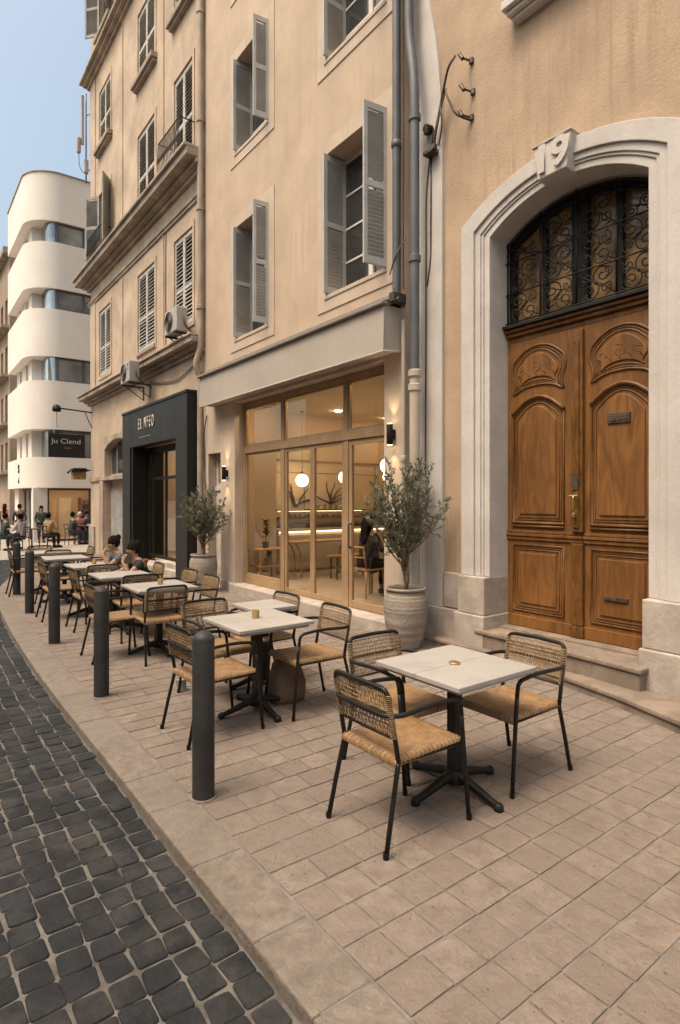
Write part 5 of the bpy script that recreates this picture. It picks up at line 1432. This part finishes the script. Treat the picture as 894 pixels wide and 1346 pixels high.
# dining table and wooden chairs
t = thing('dining_table', 'round edged oak dining table where the woman in the cafe sits', 'table', (6.55,7.15,FZ))
bm = BM(); box(bm, 6.2, 6.75, FZ+.71, 6.95, 7.55, FZ+.745); obj('tabletop', bm, M['oak_flat'], t, bevel=.012)
for x in (6.27, 6.88):
    for y in (6.82, 7.48):
        bm = BM(); tube(bm, [(x,y,FZ),(x,y,FZ+.71)], [.016,.022], 8); obj('leg', bm, M['oak_flat'], t, smooth=True)
def wchair(loc, rot, lab):
    t = thing('wooden_chair', lab, 'chair', loc, rot, 'wooden chairs inside the cafe')
    bm = BM(); box(bm, -.20, -.20, .43, .21, .20, .46); obj('seat', bm, M['oak_flat'], t, world=False, bevel=.012)
    for x, y, h in ((.17,.17,.43),(.17,-.17,.43),(-.18,.17,.43),(-.18,-.17,.43)):
        bm = BM(); tube(bm, [(x*1.1,y*1.1,0),(x,y,h)], [.014,.018], 8); obj('leg', bm, M['oak_flat'], t, world=False, smooth=True)
    bm = BM()
    for s in (1,-1): tube(bm, [(-.18,s*.17,.46),(-.24,s*.17,.82)], .014, 8)
    tube(bm, [(-.24,-.19,.80),(-.285,0,.80),(-.24,.19,.80)], .022, 8); tube(bm, [(-.22,-.17,.64),(-.255,0,.64),(-.22,.17,.64)], .014, 8)
    obj('backrest', bm, M['oak_flat'], t, world=False, smooth=True); return t
wc = wchair((6.0,7.25,FZ), 0, 'wooden chair in which the woman in the cafe sits')
dup(wc, (6.58,6.50,FZ), PI/2, 'wooden chair on the near side of the cafe dining table'); dup(wc, (7.2,7.2,FZ), PI, 'wooden chair across the table from the woman in the cafe'); dup(wc, (6.05,6.35,FZ), PI*.6, 'wooden chair nearest the cafe door glass')

# ------------------------------------------------------------------ people
def skin_mesh(name, nodes, edges, m, parent, extra=(), sub=2):
    """nodes: {key:(pos,radius)}; extra: separate chains [(pos,r),...]"""
    me = bpy.data.meshes.new(name); keys = list(nodes); idx = {k: i for i, k in enumerate(keys)}
    V = [nodes[k][0] for k in keys]; Rr = [nodes[k][1] for k in keys]; E = [(idx[a], idx[b]) for a, b in edges]; roots = [0]
    for ch in extra:
        s = len(V); roots.append(s)
        for k, (p, r) in enumerate(ch):
            V.append(p); Rr.append(r)
            if k: E.append((s+k-1, s+k))
    me.from_pydata([tuple(v) for v in V], E, [])
    o = link(bpy.data.objects.new(name, me)); me.materials.append(m)
    sk = o.modifiers.new('skin', 'SKIN')
    if not me.skin_vertices: me.attributes.new('skin', 'FLOAT', 'POINT')
    for i, v in enumerate(me.skin_vertices[0].data):
        r = Rr[i]; v.radius = r if isinstance(r, tuple) else (r, r); v.use_root = i in roots
    sk.use_smooth_shade = True
    ss = o.modifiers.new('sub', 'SUBSURF'); ss.levels = sub; ss.render_levels = sub
    o.parent = parent
    return o
def person(label, loc, rot, pose, top, bottom, hair, long_hair=False, group=None, scale=1.0, sleeves=True, hat=None, arms=None):
    t = thing('person', label, 'person', loc, rot, group); t.scale = (scale,)*3
    A = Vector
    if pose == 'sit':
        h = .47; n = {'pelvis':((0,0,h+.06),.125),'belly':((.0,0,h+.22),.118),'chest':((.03,0,h+.42),.135),'neck':((.045,0,h+.60),.052),'skull':((.065,0,h+.69),.080),'crown':((.06,0,h+.77),.088)}
        for s, k in ((1,'l'),(-1,'r')):
            n['sh'+k] = ((.03,s*.165,h+.50),.055); n['el'+k] = ((.12,s*.22,h+.27),.042); n['wr'+k] = ((.34,s*.13,h+.30),.028); n['ha'+k] = ((.41,s*.11,h+.30),.030)
            n['hi'+k] = ((.04,s*.09,h+.05),.085); n['kn'+k] = ((.42,s*.11,h+.04),.062); n['an'+k] = ((.40,s*.11,.08),.042); n['to'+k] = ((.53,s*.12,.035),.034)
    elif pose == 'lean':
        h = .45; n = {'pelvis':((-.02,0,h+.06),.125),'belly':((.02,0,h+.21),.118),'chest':((.09,0,h+.39),.132),'neck':((.15,0,h+.55),.052),'skull':((.19,0,h+.63),.080),'crown':((.20,0,h+.71),.086)}
        for s, k in ((1,'l'),(-1,'r')):
            n['sh'+k] = ((.10,s*.165,h+.47),.055); n['el'+k] = ((.30,s*.20,h+.32),.042)
            if s > 0: n['wr'+k] = ((.37,s*.11,h+.50),.028); n['ha'+k] = ((.33,s*.085,h+.57),.030)
            else: n['wr'+k] = ((.47,s*.06,h+.315),.028); n['ha'+k] = ((.54,s*.04,h+.318),.030)
            n['hi'+k] = ((.02,s*.09,h+.05),.085); n['kn'+k] = ((.40,s*.11,h+.04),.062); n['an'+k] = ((.40,s*.11,.08),.042); n['to'+k] = ((.53,s*.12,.035),.034)
    else:
        st = .16 if pose == 'walk' else .02
        n = {'pelvis':((0,0,.90),.125),'belly':((.01,0,1.05),.115),'chest':((.0,0,1.26),.135),'neck':((.015,0,1.44),.052),'skull':((.035,0,1.53),.080),'crown':((.03,0,1.61),.088)}
        for s, k in ((1,'l'),(-1,'r')):
            n['sh'+k] = ((0,s*.175,1.36),.055); n['el'+k] = ((-.03+s*st*.5,s*.235,1.10),.042); n['wr'+k] = ((.05+s*st,s*.22,.88),.029); n['ha'+k] = ((.07+s*st,s*.215,.80),.031)
            n['hi'+k] = ((0,s*.095,.86),.090); n['kn'+k] = ((.03-s*st*.6,s*.10,.48),.062); n['an'+k] = ((-.02-s*st*1.5,s*.10,.085),.042); n['to'+k] = ((.11-s*st*1.5,s*.11,.035),.034)
    if arms:
        n.update(arms)
    E = [('pelvis','belly'),('belly','chest'),('chest','neck'),('neck','skull'),('skull','crown')]
    for k in 'lr': E += [('chest','sh'+k),('sh'+k,'el'+k),('el'+k,'wr'+k),('wr'+k,'ha'+k),('pelvis','hi'+k),('hi'+k,'kn'+k),('kn'+k,'an'+k),('an'+k,'to'+k)]
    ex = []
    sk_ = A(n['skull'][0]); cr_ = A(n['crown'][0])
    for s, k in ((1,'l'),(-1,'r')):
        ha, wr = A(n['ha'+k][0]), A(n['wr'+k][0]); d_ = (ha-wr).normalized(); sd_ = d_.cross(A((0,0,1))); sd_ = sd_.normalized() if sd_.length > .1 else A((0,1,0)); dn = d_.cross(sd_)
        for q, ln in ((-.024,.062),(-.008,.078),(.008,.074),(.023,.058)):
            b = ha+sd_*q; ex.append([(b,.009),(b+d_*ln*.55,.0085),(b+d_*ln*.85-dn*.02*0+A((0,0,-.014)),.0075)])
        ex.append([(ha-d_*.03+sd_*(-s)*.022,.010),(ha-d_*.005+sd_*(-s)*.045,.009),(ha+d_*.022+sd_*(-s)*.050,.008)])
    ex.append([(sk_+A((.055,0,.02)),.016),(sk_+A((.090,0,.012)),.014)])                       # nose
    for s in (1,-1): ex.append([(sk_+A((-.005,s*.074,.03)),.014),(sk_+A((-.012,s*.088,.01)),.012)])  # ears
    body = skin_mesh('body', n, E, M['skin'], t, ex)
    # face: eyes and mouth
    bm = BM()
    for s in (1,-1): lathe(bm, [(.001,-.009),(.009,0),(.001,.009)], 8, tuple(sk_+A((.074,s*.030,.040))), cap=False)
    rbox(bm, sk_+A((.074,0,-.030)), (.012,.040,.008))
    obj('face_features', bm, M['cloth_maroon'], t, world=False)
    g = lambda k, d_: (n[k][0], n[k][1]+d_)
    sn = {'belly':g('belly',.016),'pelvis':g('pelvis',.014),'chest':g('chest',.014),'nk':(tuple(A(n['chest'][0]).lerp(A(n['neck'][0]), .62)),.075)}
    se = [('belly','pelvis'),('belly','chest'),('chest','nk')]
    for k in 'lr':
        sn['sh'+k] = g('sh'+k,.014)
        if sleeves: sn['el'+k] = g('el'+k,.012); sn['cf'+k] = (tuple(A(n['el'+k][0]).lerp(A(n['wr'+k][0]), .8)),.040); se += [('chest','sh'+k),('sh'+k,'el'+k),('el'+k,'cf'+k)]
        else: sn['cf'+k] = (tuple(A(n['sh'+k][0]).lerp(A(n['el'+k][0]), .55)),.058); se += [('chest','sh'+k),('sh'+k,'cf'+k)]
    skin_mesh('shirt', sn, se, M[top], t)
    tn = {'pelvis':g('pelvis',.010)}; te = []
    for k in 'lr':
        tn['hi'+k] = g('hi'+k,.012); tn['kn'+k] = g('kn'+k,.014); tn['cf'+k] = (tuple(A(n['kn'+k][0]).lerp(A(n['an'+k][0]), .9)),.056)
        te += [('pelvis','hi'+k),('hi'+k,'kn'+k),('kn'+k,'cf'+k)]
    skin_mesh('trousers', tn, te, M[bottom], t)
    bm = BM()
    for k in 'lr':
        a, b = A(n['an'+k][0]), A(n['to'+k][0]); tube(bm, [a+A((-.04,0,-.035)), a+A((.01,0,-.03)), b+A((0,0,.005)), b+A((.05,0,0))], [.045,.050,.044,.028], 8)
    obj('shoe', bm, M['black_deep'], t, world=False, smooth=True)
    hb = BM(); md = sk_.lerp(cr_, .55)
    bmesh.ops.create_uvsphere(hb, u_segments=18, v_segments=12, radius=1)
    for v in hb.verts:
        f = 1.0 + .03*math.sin(9*v.co.y+5*v.co.z)
        v.co = Vector((v.co.x*.100*f-.030, v.co.y*.091*f, v.co.z*.112*f+.024)) + md
    if long_hair:
        tube(hb, [md+A((-.04,0,.04)), md+A((-.075,0,-.06)), md+A((-.10,0,-.18)), md+A((-.12,0,-.30)), md+A((-.125,0,-.42))], [.09,.092,.082,.066,.03], 12)
    elif pose == 'lean':
        lathe(hb, [(.001,-.05),(.035,-.035),(.048,0),(.035,.035),(.001,.05)], 10, tuple(md+A((-.10,0,.10))), cap=False)
    obj('hair' if not hat else 'cap', hb, M[hair] if not hat else M[hat], t, world=False, smooth=True)
    return t
person('woman with long dark hair in black clothes, seated at the table inside the cafe', (5.98,7.25,FZ), 0, 'sit', 'cloth_black', 'cloth_black', 'hair_dark', True)
person('person in grey leaning on the fifth terrace table, hands at the face', (2.80,9.30,0), PI, 'lean', 'cloth_slate', 'denim', 'hair_brown', sleeves=False, scale=.92)
person('person in black with bare arms and hair tied up, seated near the black shopfront', (2.78,8.30,0), PI, 'lean', 'cloth_black', 'cloth_black', 'hair_brown', sleeves=False, scale=.90)
G = 'people on the far square'
person('standing person in a dark green top before the white corner pillar', (4.62,26.2,-.03), -PI/2, 'stand', 'cloth_green', 'cloth_black', 'hair_dark', True, G, .88)
person('pedestrian in a pink coat at the left end of the street', (3.75,29.5,-.03), 1.2, 'walk', 'cloth_pink', 'cloth_navy', 'hair_brown', True, G, .92)
person('pedestrian in a dark jacket walking beside the white building', (4.05,27.6,-.03), 1.6, 'walk', 'cloth_navy', 'denim', 'hair_brown', False, G, .92)
seat_spots = [((3.35,22.6), 2.4, 'cloth_white', 'cloth_black', 'seated guest in a white blouse at the square, left of the tan one', None),
              ((4.30,23.2), .6, 'cloth_tan', 'cloth_black', 'seated guest in a tan top with back to the lit shop', None),
              ((2.95,23.3), .2, 'cloth_green', 'denim', 'seated guest in a dark green jacket at the left of the square', None),
              ((5.75,24.8), 1.2, 'cloth_maroon', 'denim', 'seated guest in maroon with a white cap before the lit shop window', 'cloth_white'),
              ((6.30,24.3), 2.8, 'cloth_white', 'cloth_navy', 'seated guest in a pale patterned top before the lit shop window', None),
              ((6.15,25.5), -1.0, 'cloth_blue', 'cloth_black', 'seated guest in blue at the square cafe, nearest the old building corner', None),
              ((6.75,24.9), 2.6, 'cloth_navy', 'cloth_navy', 'seated guest in dark navy beside the old building corner', None),
              ((5.35,24.3), .2, 'cloth_navy', 'denim', 'seated guest in dark clothes left of the maroon guest', None)]
ch0 = None
for (x, y), r, tp, bt, lab, hat in seat_spots:
    person(lab, (x, y, -.03), r, 'sit', tp, bt, 'hair_dark', False, 'guests at the cafe on the square', .95, hat=hat)
    cl = 'dark bistro chair under the ' + lab.replace('seated ', '').split(' before')[0].split(' at')[0].split(' beside')[0].split(' left')[0]
    if ch0 is None:
        ch0 = wchair((x, y, -.03), r, cl); ch0.name = 'bistro_chair'; ch0['group'] = 'bistro chairs on the square'
        for c in ch0.children: c.data = c.data.copy(); c.data.materials.clear(); c.data.materials.append(M['dark_metal'])
    else: dup(ch0, (x, y, -.03), r, cl)
for (x, y), lab in (((5.95,24.45), 'round bistro table among the guests before the lit shop'), ((6.5,25.1), 'round bistro table beside the guest in navy'), ((3.75,22.95), 'round bistro table between the white blouse and the tan top')):
    t = thing('bistro_table', lab, 'table', (x, y, -.03), 0, 'bistro tables on the square')
    bm = BM(); lathe(bm, [(.30,.70),(.31,.71),(.31,.725),(.30,.73)], 24, (x,y,-.03)); obj('tabletop', bm, M['dark_metal'], t)
    bm = BM(); lathe(bm, [(.2,0),(.2,.015),(.03,.04),(.025,.70)], 16, (x,y,-.03)); obj('pedestal', bm, M['dark_metal'], t)
